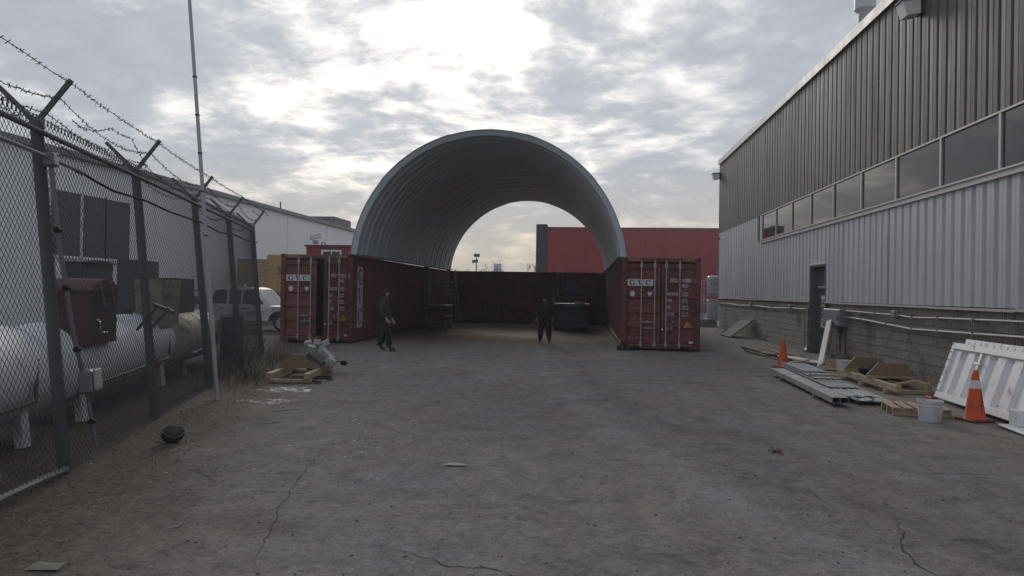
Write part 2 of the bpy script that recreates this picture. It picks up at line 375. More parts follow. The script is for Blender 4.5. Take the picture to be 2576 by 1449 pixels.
# core walls, roof, trim
core_mat = M('building_core', (.12, .115, .11), .9, 0, .1, 1, obj=False)
mb = MB()
mb.box(*[v for p in zip(L(WX + .16, YN, 0), L(27, YC - .05, ZD1)) for v in p]) if False else None
def wbox(mb, x0, x1, y0, y1, z0, z1): return mb.box(x0 - WX, x1 - WX, y0 - YC, y1 - YC, z0, z1)
mb = MB(); wbox(mb, WX + .42, 27, YN, YC - .02, 0, ZD1 - .02); wbox(mb, WX + .05, WX + .42, YN, YC - .02, ZS1, ZD1 - .02)
wbox(mb, WX + .05, WX + .42, DY0, YC - .02, 1.6, ZS1); wbox(mb, WX + .05, WX + .42, YN, DY1, 1.6, 3.96); wbox(mb, WX + .05, WX + .42, DY1, DY0, 2.74, 3.96)
mb.build('wall_core', core_mat, bld)
mb = MB(); wbox(mb, WX - .10, 27.2, YN - .1, YC + .08, ZD1, ZD1 + .05); wbox(mb, WX + .5, 26.6, YN + .2, YC - .4, ZD1 + .05, ZD1 + .12)
mb.build('roof', M('roof_membrane', (.4, .39, .37), .8, obj=False), bld)
y = YC + .1; seg = 3.9
while y > YN:      # roof edge flashing in lapped lengths
    mb = MB(); h = rnd.uniform(-.006, .006); wbox(mb, WX - .13, WX - .102, y - seg, y - .004, ZD1 - .10 + h, ZD1 + .16 + h); wbox(mb, WX - .102, WX + .12, y - seg, y - .004, ZD1 + .13 + h, ZD1 + .16 + h)
    mb.build('roof_flashing', trim_mat, bld); y -= seg
mb = MB(); wbox(mb, WX - .06, WX + .02, YC - .01, YC + .05, 1.5, ZD1); mb.build('corner_trim', siding_dark, bld)
# ledge where the siding ends above the block wall
y = YC
while y > YN:
    yl = y - 3.1
    for a, b in ([(yl, y)] if not (yl < DY0 and y > DY1) else [(max(yl, DY0), y), (yl, min(y, DY1))]):
        if b - a > .05:
            mb = MB(); j = rnd.uniform(-.012, .012); wbox(mb, WX - .075, WX + .05, a, b - .006, ZS0 - .035 + j, ZS0 - .008 + j); wbox(mb, WX - .078, WX - .062, a, b - .006, ZS0 - .055 + j, ZS0 - .008 + j)
            mb.build('base_flashing', trim_mat, bld)
    y = yl
# ribbon windows
glass = bpy.data.materials.new('window_glass'); glass.use_nodes = True; gt = NT(glass.node_tree)
gp = gt.n('ShaderNodeNewGeometry').outputs['Position']
gb = gt.n('ShaderNodeBump', {'Strength': .012, 'Distance': .02, 'Height': gt.noise(gp, 1.2, 2, .5)})
gt.n('ShaderNodeOutputMaterial', {0: gt.n('ShaderNodeBsdfPrincipled', {'Base Color': (.035, .035, .036), 'Roughness': .025, 'Specular IOR Level': .5, 'Normal': gb.outputs[0]}).outputs[0]})
YW = 31.45; NWIN = 13
for i in range(NWIN):
    y1 = YW - 2.2 * i; y0 = y1 - 2.2
    mb = MB(); wbox(mb, WX - .012, WX + .012, y0 + .02, y1 - .02, 4.03, 4.99); p = mb.build('window_pane', glass, bld)
    mb = MB(); wbox(mb, WX - .05, WX + .03, y1 - .035, y1 + .035 if i else y1 + .05, 4.0, 5.0); mb.build('mullion', trim_mat, bld)
mb = MB(); wbox(mb, WX - .09, WX + .05, YN, YW + .05, 3.86, 4.0); wbox(mb, WX - .12, WX - .09, YN, YW + .05, 3.965, 4.0); mb.build('window_sill', trim_mat, bld)
mb = MB(); wbox(mb, WX - .055, WX + .04, YN, YW + .05, 4.985, 5.02); mb.build('window_head', trim_mat, bld)
mb = MB(); wbox(mb, WX + .03, WX + .05, YN, YW, 4.0, 5.0); mb.build('window_backing', core_mat, bld)
# split-faced blocks
def block_mesh(smooth):
    mb = MB(); prof = []; ln = .39; k = 6; q = ln / k
    if smooth: prof = [(-ln, 0), (0, 0)]
    else:
        for i in range(k): a = -ln + i * q; prof += [(a + .001, .022), (a + q * .22, 0), (a + q * .78, 0), (a + q * .999, .022)]
    n = len(prof); z0, z1 = 0, .187
    vs = [(x, y, z0) for y, x in prof] + [(x, y, z1) for y, x in prof]
    mb.add(vs, [(i + 1, i, n + i, n + i + 1) for i in range(n - 1)])
    vs2 = [(.08, y, z) for (x, y, z) in vs]
    mb.add(vs[n:] + vs2[n:], [(i + 1, i, n + i, n + i + 1) for i in range(n - 1)])
    mb.add([(prof[0][1], -ln, 0), (.08, -ln, 0), (.08, -ln, z1), (prof[0][1], -ln, z1)], [(0, 1, 2, 3)])
    return mb
bm_s, bm_f = block_mesh(True), block_mesh(False)
me_s = bm_s.mesh('block', block_mat); me_f = bm_f.mesh('block', block_mat)
rest = MB(); nb = 0
for c in range(8):
    y = YC - (.2 if c % 2 else 0)
    while y > YN + .5:
        if not (y - .4 < DY0 + .02 and y > DY1 - .02):
            jx = rnd.uniform(-.003, .004); far = y > DY0
            if 13.0 < y < 28.3 and nb < 300:
                link('block', me_s if far else me_f, bld, loc=(jx, y - YC, c * .2)); nb += 1
            else:
                src = bm_s if far else bm_f
                rest.add([(v[0] + jx, v[1] + y - YC, v[2] + c * .2) for v in src.v], src.f)
        y -= .4
rest.build('block_courses', block_mat, bld, kind='stuff')
mb = MB(); wbox(mb, WX + .028, WX + .42, DY0 + .01, YC - .01, -.05, 1.6); wbox(mb, WX + .028, WX + .42, YN, DY1 - .01, -.05, 1.6); mb.build('mortar_bed', mortar_mat, bld)
# recessed door
door_mat = M('door_paint', (.075, .085, .105), .5, 0, .12, 2, obj=False)
frame_mat = M('door_frame_paint', (.10, .108, .12), .5, 0, .12, 2, obj=False)
mb = MB(); wbox(mb, WX - .05, WX + .40, DY0 - .03, DY0 + .03, 0, 2.74); wbox(mb, WX - .05, WX + .40, DY1 - .03, DY1 + .03, 0, 2.74); wbox(mb, WX - .03, WX + .40, DY1 + .03, DY0 - .03, 2.68, 2.74)
mb.build('door_reveal', frame_mat, bld)
mb = MB(); wbox(mb, WX - .06, WX + .0, DY1 - .04, DY0 + .05, 2.74, 2.80); mb.build('door_head_flashing', M('door_flashing', (.62, .60, .58), .5, obj=False), bld)
dr = MB(); wbox(dr, WX + .18, WX + .225, DY1 + .09, DY0 - .09, .03, 2.13); door = dr.build('door', door_mat, bld)
mb = MB(); wbox(mb, WX + .14, WX + .29, DY1 + .03, DY0 - .03, 2.13, 2.20); wbox(mb, WX + .18, WX + .23, DY1 + .03, DY0 - .03, 2.2, 2.68); mb.build('transom_panel', frame_mat, bld)
mb = MB(); wbox(mb, WX + .10, WX + .178, DY1 + .25, DY0 - .3, 2.02, 2.10); mb.build('door_closer', galv_dull, door)
mb = MB(); mb.tube([(.12, DY1 + .2 - YC, .95), (.12, DY1 + .2 - YC, 1.15)], .012); mb.tube([(.178, DY1 + .2 - YC, 1.05), (.12, DY1 + .2 - YC, 1.05)], .012); mb.build('door_handle', galv_dull, door)
sign_y = M('sign_yellow', (.52, .44, .24), .6, obj=False); sign_w = M('sign_white', (.66, .67, .70), .6, obj=False); sign_b = M('sign_blue', (.22, .30, .48), .6, obj=False)
def sign(y0, y1, z0, z1, mat, nm='notice'):
    mb = MB(); wbox(mb, WX + .168, WX + .178, y0 + .4, y1 + .4, z0, z1); return mb.build(nm, mat, door)
sign(23.45, 23.95, 1.36, 1.66, sign_y); sign(23.45, 23.95, 1.10, 1.33, sign_b); sign(23.45, 23.95, .82, 1.09, sign_w); sign(23.45, 23.95, 1.67, 1.80, sign_w)
for tx, z, sz in (('EMPLOYEES', .99, .085), ('ONLY', .87, .1), ('CAUTION', 1.53, .1), ('AUTHORIZED', 1.40, .075), ('NOTICE', 1.18, .11)):
    text(tx, sz, lettering_dark, door, (.1665, 24.10 - YC, z), (R(90), 0, R(-90)), .003, .85, 'CENTER')

# ------------------------------------------------------------------ shipping containers
CW, CH = 2.438, 2.896
def corr_sheet(length, z0, z1, depth=.036, pitch=.278):
    """corrugated wall along y, outer face at x=0 looking -x"""
    mb = MB(); prof = [(0, 0)]; n = int(length / pitch); q = length / n
    for i in range(n):
        a = i * q; prof += [(a + q * .13, 0), (a + q * .37, depth), (a + q * .63, depth), (a + q * .87, 0)]
    prof.append((length, 0)); N = len(prof)
    mb.add([(x, y, z0) for y, x in prof] + [(x, y, z1) for y, x in prof], [(i, N + i, N + i + 1, i + 1) for i in range(N - 1)])
    return mb
SER = 'GVCU'
def gvc_plate(parent, loc, rot, sx, sy, wmat):
    mb = MB(); mb.box(0, sx, 0, sy, 0, .003); p = mb.build('logo_plate', wmat, parent, loc=loc, rot=rot)
    return p
def serif(ch, size, w, mat, parent, loc, rot):
    """bold slab-serif capital built as one flat mesh; local x right, y up"""
    mb = MB(); h = size; n = 28
    def arc(a0, a1):
        for i in range(n):
            t0, t1 = a0 + (a1 - a0) * i / n, a0 + (a1 - a0) * (i + 1) / n; q = []
            for t, k in ((t0, 1), (t1, 1), (t1, 0), (t0, 0)):
                th = .13 + .11 * abs(math.cos(t)) if k == 0 else 0
                q.append((w / 2 + (w / 2 - th * w * 1.15 * (1 if k == 0 else 0)) * math.cos(t), h / 2 + (h / 2 - (.10 * h if k == 0 else 0)) * math.sin(t), .002))
            mb.add(q, [(0, 1, 2, 3)])
    def bx(x0, x1, y0, y1): mb.add([(x0 * w, y0 * h, .002), (x1 * w, y0 * h, .002), (x1 * w, y1 * h, .002), (x0 * w, y1 * h, .002)], [(0, 1, 2, 3)])
    if ch in 'CG': arc(R(38), R(322)); bx(.84, .94, .64, .98)
    if ch == 'G': bx(.58, 1.02, .36, .45); bx(.74, .93, .02, .38)
    if ch == 'V':
        mb.add([(.05 * w, h, .002), (.33 * w, h, .002), (.58 * w, .22 * h, .002), (.50 * w, 0, .002), (.44 * w, 0, .002)], [(0, 4, 3, 2, 1)])
        mb.add([(.50 * w, 0, .0025), (.56 * w, .16 * h, .0025), (.86 * w, h, .0025), (.75 * w, h, .0025)], [(0, 1, 2, 3)])
        bx(-.03, .42, .93, 1.0); bx(.64, 1.0, .93, 1.0)
    return mb.build('lettering', mat, parent, loc=loc, rot=rot)
warn_mat = M('warning_yellow', (.56, .33, .03), .55)
decal_white = M('decal_white', (.60, .61, .63), .55, 0, .1, 6)
FR = (R(90), 0, 0)       # flat text turned to face -y
def make_door(c, hinge_right, L_, plate, seal=None, angle=0.0):
    """door leaf hung on its outer edge; local x runs from hinge towards the middle when hinge_right is False"""
    dw = CW / 2 - .10; z0, z1 = .19, 2.70; sgn = -1 if hinge_right else 1
    hx = CW - .075 if hinge_right else .075
    me = MB(); prof = []                      # vertical profile: five shallow horizontal troughs
    zz_ = [z0, z0 + .10]; k = 5; q = (z1 - z0 - .2) / k
    prof = [(z0, 0), (z0 + .09, 0)]
    for i in range(k):
        a = z0 + .1 + i * q; prof += [(a + q * .10, 0), (a + q * .22, .034), (a + q * .78, .034), (a + q * .90, 0)]
    prof += [(z1 - .09, 0), (z1, 0)]
    xa, xb = .07, dw - .07; X = (lambda x: sgn * x)
    N = len(prof)
    q1 = [(X(xa), y, z) for z, y in prof] + [(X(xb), y, z) for z, y in prof]
    me.add(q1, [(i, N + i, N + i + 1, i + 1) if sgn > 0 else (i + 1, N + i + 1, N + i, i) for i in range(N - 1)])
    for a, b in ((0, xa), (xb, dw)): me.box(min(X(a), X(b)), max(X(a), X(b)), -.006, .05, z0, z1)
    me.box(min(X(xa), X(xb)), max(X(xa), X(xb)), .04, .05, z0, z1)
    dname = 'door'
    d_ = me.build(dname, maroon, c, loc=(hx, .055, 0), rot=(0, 0, angle))
    g = MB(); xg = X(dw); g.box(min(xg, xg + X(.022)), max(xg, xg + X(.022)), -.004, .03, z0, z1); g.build('gasket', rubber, d_)
    for hz_ in (.45, 1.05, 1.75, 2.45):
        h = MB(); h.box(min(X(-.03), X(.10)), max(X(-.03), X(.10)), -.022, -.0065, hz_ - .05, hz_ + .05); h.tube([(X(-.01), -.02, hz_ - .06), (X(-.01), -.02, hz_ + .06)], .014, 6); h.build('hinge', maroon_dark, d_)
    for bx_ in (.53, .95) if sgn > 0 else (.57, .985):
        x = X(bx_)
        b = MB(); b.tube([(x, -.05, z0 - .11), (x, -.05, z1 + .1)], .019, 10)
        bar = b.build('locking_bar', galv, d_, smooth=True)
        for zc in (z0 - .02, z1 - .06): MB().bbox(x - .045, x + .045, -.075, -.008, zc - .07, zc + .07, .012).build('bar_keeper', galv_dull, d_)
        for zc in (.95, 1.86): MB().box(x - .05, x + .05, -.058, -.008, zc - .014, zc + .014).build('bar_bracket', galv_dull, d_)
    if not hinge_right:
        for z, xx0, xx1 in ((.87, .555, .88), (.68, .60, .935)):
            h = MB(); h.beam((xx0, -.065, z), (xx1, -.065, z - .0), .014, .03, b=.004); h.bbox((xx0 + xx1) / 2 - .02, (xx0 + xx1) / 2 + .02, -.085, -.008, z - .045, z + .05, .008)
            h.build('door_handle', galv_dull, d_)
    else:
        for z, xx0, xx1 in ((.62, -.60, -.66),):
            h = MB(); h.bbox(-.97, -.90, -.07, -.008, .62, .70, .008); h.bbox(-.78, -.73, -.06, -.008, .85, .91, .008); h.bbox(-.84, -.79, -.03, -.008, .62, .74, .006)
            h.build('handle_catch', galv_dull, d_)
    return d_
def container(label, loc, rz, length, doors=True, serial='519800', check='4', open_deg=0.0, logo_side=False):
    c = thing('shipping_container', label, 'shipping container', loc, rz, 'maroon shipping containers')
    Lg = length
    for x in (0, CW - .16):
        for y in (0, Lg - .16):
            mb = MB(); mb.bbox(x, x + .16, y, y + .16, .118, CH - .118, .012); mb.build('corner_post', maroon_dark, c)
            for z in (0, CH - .118):
                cc = MB(); cc.bbox(x - .006, x + .168, y - .008, y + .17, z, z + .118, .014); o = cc.build('corner_casting', maroon_dark, c)
                h = MB(); h.prism([(x + .08 + .035 * math.cos(t), z + .059 + .025 * math.sin(t)) for t in [i * math.pi / 5 for i in range(10)]], y - .0095, y - .0085, 'Y'); h.build('casting_hole', black, o)
    for x in (0, CW - .10):
        mb = MB(); mb.bbox(x + .004, x + .096, .16, Lg - .16, .03, .19, .008); mb.build('bottom_rail', maroon_dark, c)
        mb = MB(); mb.bbox(x + .02, x + .08, .16, Lg - .16, CH - .10, CH - .03, .008); mb.build('top_rail', maroon_dark, c)
    mb = corr_sheet(Lg - .3, .19, CH - .09); mb.xform(Matrix.Translation((.025, .15, 0))); mb.build('side_panel', maroon, c)
    mb = corr_sheet(Lg - .3, .19, CH - .09); mb.xform(Matrix.Translation((CW - .025, .15, 0)) @ Matrix.Scale(-1, 4, (1, 0, 0))); mb.f = [f[::-1] for f in mb.f]; mb.build('side_panel', maroon, c)
    mb = MB(); mb.box(.08, CW - .08, .05, Lg - .05, CH - .05, CH - .04); mb.build('roof', maroon, c)
    mb = MB(); mb.box(.096, CW - .096, .06, Lg - .05, .13, .17); mb.build('floor', wood_old, c)
    mb = corr_sheet(CW - .3, .19, CH - .09); mb.xform(Matrix.Translation((.15, Lg - .03, 0)) @ Matrix.Rotation(R(-90), 4, 'Z')); mb.build('end_panel', maroon, c)
    mb = MB(); mb.bbox(.16, CW - .16, .0, .14, CH - .155, CH - .02, .01); hd = mb.build('door_header', maroon_dark, c)
    for side in (0, 1):
        for i in range(5):
            x = (.20 if side == 0 else CW - .56) + i * .075
            s_ = MB(); s_.add([(x, -.003, CH - .10), (x + .035, -.003, CH - .10), (x + .065, -.003, CH - .05), (x + .03, -.003, CH - .05)], [(0, 1, 2, 3)]); s_.build('hazard_stripe', warn_mat, hd)
    mb = MB(); mb.bbox(.16, CW - .16, .0, .14, .03, .15, .01); sill = mb.build('door_sill', maroon_dark, c)
    for x in (.30, CW - .62):
        s_ = MB(); s_.box(x, x + .30, -.004, -.001, .02, .10); s_.build('forklift_pocket', black, sill)
    if not doors:
        mb = corr_sheet(CW - .3, .19, CH - .16); mb.xform(Matrix.Translation((.15, .06, 0)) @ Matrix.Scale(-1, 4, (0, 1, 0)) @ Matrix.Rotation(R(-90), 4, 'Z')); mb.f = [f[::-1] for f in mb.f]; mb.build('end_panel', maroon, c)
        return c
    dl = make_door(c, False, Lg, True)
    dr_ = make_door(c, True, Lg, False, angle=R(open_deg))
    # left leaf: logo plate, round and triangular decals
    gvc_plate(dl, (.10, -.010, 2.0), FR, .80, .205, decal_white)
    for i, ch in enumerate('GVC'): serif(ch, .165, .17, lettering_dark, dl, (.165 + i * .245, -.014, 2.02), FR)
    mb = MB(); mb.prism([(.26 + .078 * math.cos(t), 1.755 + .09 * math.sin(t)) for t in [i * math.pi / 10 for i in range(20)]], -.0105, -.008, 'Y'); mb.build('round_decal', decal_white, dl)
    mb = MB(); mb.prism([(.71, 1.81), (.89, 1.81), (.80, 1.65)], -.0105, -.008, 'Y'); mb.build('triangle_decal', decal_white, dl)
    mb = MB(); mb.box(.20, .38, -.0085, -.0065, .78, 1.02); mb.build('faded_plate', M('faded_plate', (.17, .075, .06), .7), dl)
    # right leaf: number, weights, warning triangle.   local x is negative from the hinge
    def tx(s, x, z, size, sxx=.72, bold=.002): text(s, size, lettering_white, dr_, (x, -.011, z), FR, bold, sxx)
    tx(SER, -.86, 2.13, .155, .50, .003); tx(serial, -.50, 2.13, .155, .58, .003); tx('45G1', -.50, 1.97, .155, .58, .003)
    mb = MB()
    for a, b, e, f in ((-.105, -.097, 2.115, 2.25), (-.022, -.014, 2.115, 2.25), (-.105, -.014, 2.115, 2.123), (-.105, -.014, 2.242, 2.25)): mb.box(a, b, -.010, -.008, e, f)
    mb.build('check_digit_frame', lettering_white, dr_); tx(check, -.088, 2.135, .13, .62, .003)
    for i, (nm, a, b) in enumerate((('MAX.GROSS', '32,500 KG', '71,650 LBS'), ('TARE', '3,840 KG', '8,470 LBS'), ('NET', '28,660 KG', '63,180 LBS'), ('CU.CAP.', '76.4 CU.M.', '2,700 CU.FT'))):
        z = 1.76 - i * .21
        tx(nm, -.95, z - .045, .135, .46, .002); tx(a, -.50, z + .012, .07, .66, .001); tx(b, -.50, z - .065, .07, .66, .001)
    mb = MB(); mb.prism([(-.44, .715), (-.21, .715), (-.325, .915)], -.011, -.008, 'Y'); tw = mb.build('warning_triangle', warn_mat, dr_)
    text('CAUTION', .034, lettering_dark, dr_, (-.325, -.013, .735), FR, .001, .8, 'CENTER'); text('9.6', .05, lettering_dark, dr_, (-.325, -.013, .78), FR, .001, .8, 'CENTER')
    mb = MB(); mb.prism([(-1.09 + .035 * math.cos(t), .65 + .035 * math.sin(t)) for t in [i * math.pi / 6 for i in range(12)]], -.012, -.008, 'Y'); mb.build('round_seal', decal_white, dr_)
    mb = MB(); mb.box(-.27, -.14, -.011, -.008, .215, .28); mb.build('approval_plate', decal_white, dr_)
    if logo_side:
        p = MB(); p.box(CW - .024, CW - .019, .62, 1.25, .46, 2.52); lp = p.build('logo_plate', decal_white, c)
        for i, ch in enumerate('GVC'): serif(ch, .56, .50, maroon_dark, lp, (CW - .017, .68, 1.90 - i * .67), (R(90), 0, R(90)))
    return c
XL, XR = -7.543, 1.203
cR = container('maroon shipping container under the right foot of the arch, both cargo doors shut', (XR, 24.24, .02), R(0), 12.192, True, '519800', '4')
cL = container('maroon shipping container under the left foot of the arch, its right cargo door ajar', (XL - CW, 24.45, .02), 0, 12.192, True, '519517', '6', 61, True)
container('short maroon container behind the one with the door ajar, beside the leaning ladder', (XL - CW, 24.45 + 12.22, .02), 0, 6.058, False)
container('short maroon container at the far right, behind the one with shut doors', (XR, 24.24 + 12.22, .02), 0, 6.058, False)
container('maroon container set crosswise, closing the rear of the shelter', (XR + 2.0, 42.56, .02), R(90), 12.192, False)
mb = MB(); mb.bbox(XR - .13, XR + .10, 24.02, 24.22, -.01, .16, .02); mb.bbox(XR - .02, XR + .16, 24.06, 24.21, .16, .26, .02)
mb.build('timber_block', M('oily_block', (.06, .028, .026), .8, 0, .3, 8), None, label='dark oily wood block by the near corner of the shut container', cat='block')

# ------------------------------------------------------------------ corrugated steel arch
arch_metal = bpy.data.materials.new('arch_galvalume'); arch_metal.use_nodes = True; t = NT(arch_metal.node_tree)
ov = t.n('ShaderNodeTexCoord').outputs['Object']; so_ = t.n('ShaderNodeSeparateXYZ', {0: ov})
theta = t.m('ARCTAN2', so_.outputs[2], so_.outputs[0])
crimp = t.m('SINE', t.m('MULTIPLY', theta, 4.4 / .05 * 2 * math.pi))     # crimps every 5 cm of arc
nz = t.noise(ov, .9, 5, .6); oi = t.n('ShaderNodeObjectInfo').outputs['Random']
cb = t.vm('SCALE', (.53, .60, .665)); t.set(cb.node.inputs['Scale'], t.m('ADD', t.m('ADD', t.m('MULTIPLY', nz, .3), .80), t.m('MULTIPLY', oi, .08)))
bp = t.n('ShaderNodeBump', {'Strength': .5, 'Distance': .012, 'Height': crimp})
t.n('ShaderNodeOutputMaterial', {0: t.n('ShaderNodeBsdfPrincipled', {'Base Color': cb, 'Metallic': .30, 'Roughness': t.m('ADD', t.m('MULTIPLY', nz, .2), .36), 'Normal': bp.outputs[0]}).outputs[0]})
AX, AZ, RO, PITCH = -3.13, 2.50, 4.48, .61
arch = thing('steel_arch', 'corrugated galvanised steel arch roof spanning between the two container rows', 'arch', (AX, 24.32, AZ))
A0 = math.asin((CH + .06 - AZ) / RO); NP = 5; SPAN = (math.pi - 2 * A0) / NP
def arch_panel_mesh(rofs):
    prof = [(-.012, 0), (.035, 0), (.048, -.02), (.092, -.165), (.105, -.178), (.29, -.178), (.30, -.168), (.31, -.178), (.505, -.178), (.518, -.165), (.562, -.02), (.575, 0), (.622, 0)]
    seg = 22; mb = MB(); th = .004
    ov_ = .012; vs = []
    for lay in (0, 1):
        for i in range(seg + 1):
            a = -ov_ + (SPAN + 2 * ov_) * i / seg
            for y, r in prof: rr = RO + rofs + r - lay * th; vs.append((rr * math.cos(a), y, rr * math.sin(a)))
    n = len(prof); o2 = (seg + 1) * n
    fs = [(i * n + j, i * n + j + 1, (i + 1) * n + j + 1, (i + 1) * n + j) for i in range(seg) for j in range(n - 1)]
    fs += [tuple(o2 + q for q in f[::-1]) for f in fs]
    for i in range(seg):
        fs += [(i * n, (i + 1) * n, o2 + (i + 1) * n, o2 + i * n), ((i + 1) * n - 1, o2 + (i + 1) * n - 1, o2 + (i + 2) * n - 1, (i + 2) * n - 1)]
    for j in range(n - 1):
        fs += [(j, o2 + j, o2 + j + 1, j + 1), (seg * n + j, seg * n + j + 1, o2 + seg * n + j + 1, o2 + seg * n + j)]
    mb.add(vs, fs); return mb.mesh('arch_panel', arch_metal, True)
apm = [arch_panel_mesh(0), arch_panel_mesh(.014)]
for i in range(30):
    for k in range(NP):
        o = link('arch_panel', apm[(k + i) % 2], arch, loc=(0, i * PITCH * (18.1 / (30 * PITCH)), 0), rot=(0, -(A0 + k * SPAN), 0))
bolts = MB()
for i in range(0, 31):
    y = i * 18.1 / 30 + .02
    for k in range(90):
        a = A0 + (math.pi - 2 * A0) * (k + .5) / 90
        for rr in (RO - .006,):
            p = Vector((rr * math.cos(a), y, rr * math.sin(a))); q = Vector((math.cos(a), 0, math.sin(a))); u_ = Vector((0, 1, 0)); v_ = q.cross(u_); s_ = .017
            bolts.add([tuple(p + u_ * s_), tuple(p + v_ * s_), tuple(p - u_ * s_), tuple(p - v_ * s_), tuple(p - q * .022)], [(0, 1, 4), (1, 2, 4), (2, 3, 4), (3, 0, 4)])
bolts.build('seam_bolts', galv, arch, kind='stuff')
for sg in (-1, 1):
    xx = sg * RO * math.cos(A0); mb = MB(); mb.box(min(xx - sg * .25, xx + sg * .08), max(xx - sg * .25, xx + sg * .08), -.02, 18.16, CH + .024 - AZ, CH + .034 - AZ)
    mb.box(min(xx + sg * .03, xx + sg * .04), max(xx + sg * .03, xx + sg * .04), -.02, 18.16, CH + .034 - AZ, CH + .13 - AZ); mb.build('base_plate', galv_dull, arch)

# ------------------------------------------------------------------ chain-link fence (leans away from the yard)
fence = thing('chain_link_fence', 'tall grey chain link fence with barbed wire arms, leaning along the left side', 'fence', tuple(F0))
fence.rotation_mode = 'QUATERNION'
fence.rotation_quaternion = (Matrix.Rotation(FANG, 4, 'Z') @ Matrix.Rotation(-math.atan(FLEAN), 4, 'X')).to_quaternion()
fence_metal = M('fence_steel', (.10, .105, .115), .85, .0, .15, 5)
mesh_metal = M('chain_wire', (.105, .11, .124), .62, .2, .2, 6)
barb_metal = M('barbed_wire_steel', (.055, .055, .06), .7, .2, .2, 6)
POSTS = [-1.7, 1.4, 4.42, 7.75, 10.85, 13.95]; FH = 3.34
for i, s in enumerate(POSTS):
    mb = MB(); big = s in (POSTS[1], POSTS[-1]); r_ = .056 if i < 5 else .05
    mb.tube([(s, .06, -.3), (s, .06, FH - .02)], r_, 12); p = mb.build('post', fence_metal, fence, True)
    mb = MB(); mb.lathe([(r_ + .012, FH - .06), (r_ + .012, FH), (r_ * .6, FH + .05), (.0, FH + .06)], 12, (s, .06, 0)); mb.build('post_cap', fence_metal, p, True)
    for sg in (-1, 1):
        mb = MB(); a = Vector((s, .06, FH)); b = a + Vector((0, sg * .34, .40)); mb.beam(a, b, .045, .03, up=(1, 0, 0)); mb.build('barb_arm', fence_metal, p)
mb = MB(); mb.tube([(s, .0, FH - .10) for s in POSTS], .026, 10); mb.build('top_rail', fence_metal, fence, True)
mb = MB(); mb.tube([(-1.7, .02, .10), (-.3, .02, .11), (.9, .02, .06), (1.35, .02, .03)], .028, 8); mb.build('bottom_rail', M('rail_weathered', (.24, .23, .22), .7, .2), fence, True)
def chain_bay(s0, s1):
    p = .041; n = max(1, round((s1 - s0) / p)); p = (s1 - s0) / n; zs = np.arange(.03, FH + .02, .0425); nz = len(zs); r = .0031
    V = []; Fc = []; off = 0; j = np.arange(n)
    k = np.arange(nz)
    tri = [(math.cos(t), math.sin(t)) for t in (0.3, 0.3 + 2.0944, .3 + 4.18879)]
    for w_ in range(n):
        par = (k + w_) % 2
        x = s0 + (w_ + par) * p + np.where(par == 1, .008, -.008); y = np.where(par == 1, .004, -.004) * (1 if w_ % 2 else 1)
        x = x + .006 * np.sin(zs * 2.1 + w_ * .11); y = y + .012 * np.sin(w_ * .05 + zs * .9)
        for cx, cy in tri:
            V.append(np.stack([x + cx * r, y + cy * r, zs + 0 * x], 1))
        for a in range(3):
            b = (a + 1) % 3; A = off + a * nz; B = off + b * nz
            Fc.append(np.stack([A + k[:-1], B + k[:-1], B + k[1:], A + k[1:]], 1))
        off += 3 * nz
    V = np.concatenate(V); Fc = np.concatenate(Fc)
    me = bpy.data.meshes.new('mesh_panel'); me.vertices.add(len(V)); me.vertices.foreach_set('co', V.ravel())
    me.loops.add(Fc.size); me.loops.foreach_set('vertex_index', Fc.ravel().astype(np.int32)); me.polygons.add(len(Fc))
    me.polygons.foreach_set('loop_start', np.arange(0, Fc.size, 4, dtype=np.int32)); me.polygons.foreach_set('loop_total', np.full(len(Fc), 4, dtype=np.int32))
    me.update(calc_edges=True); me.validate(); me.materials.append(mesh_metal)
    return link('mesh_panel', me, fence, kind='stuff')
for a, b in zip(POSTS, POSTS[1:]): chain_bay(a, b)
chain_bay(13.95, 14.10)
# knuckled selvage along the top
mb = MB(); x = POSTS[0]
while x < 14.1:
    mb.beam((x, 0, FH - .02), (x + .018, .0, FH + .045 + rnd.uniform(-.008, .008)), .012, .012, up=(0, 1, 0)); x += .082
mb.build('wire_knuckles', mesh_metal, fence, kind='stuff')
def strand(pts, seed, r=.0042):
    rr = random.Random(seed); mb = MB(); dense = []
    for a, b in zip(pts, pts[1:]):
        a = Vector(a); b = Vector(b); k = 14
        for i in range(k):
            t = i / k; dense.append(a.lerp(b, t) + Vector((0, rr.uniform(-.006, .006), -4 * t * (1 - t) * pts_sag[seed % len(pts_sag)] + rr.uniform(-.006, .006))))
    dense.append(Vector(pts[-1])); mb.tube(dense, r, 4)
    ln = 0
    for a, b in zip(dense, dense[1:]):
        L_ = (b - a).length; ln += L_
        while ln > .115:
            ln -= .115; p = b - (b - a).normalized() * min(ln, L_)
            for _ in range(2):
                q = Vector((rr.uniform(-.5, .5), rr.uniform(-1, 1), rr.uniform(-1, 1))).normalized() * .026
                mb.beam(p - q, p + q, .0045, .0045, up=(.3, .7, .2))
    return mb.build('barbed_wire', barb_metal, fence)
pts_sag = [.02, .16, .10, .03, .12, .2]
sd_ = 0
for sg in (-1, 1):
    for fr in (.97, .62, .25):
        ps = [Vector((s, .06 + sg * .34 * fr, FH + .40 * fr)) + Vector((0, rnd.uniform(-.02, .02), rnd.uniform(-.03, .02))) for s in POSTS]
        if sg > 0: ps = [q + Vector((0, rnd.uniform(-.06, .03), -rnd.uniform(0, .12))) for q in ps]
        strand(ps, sd_); sd_ += 1
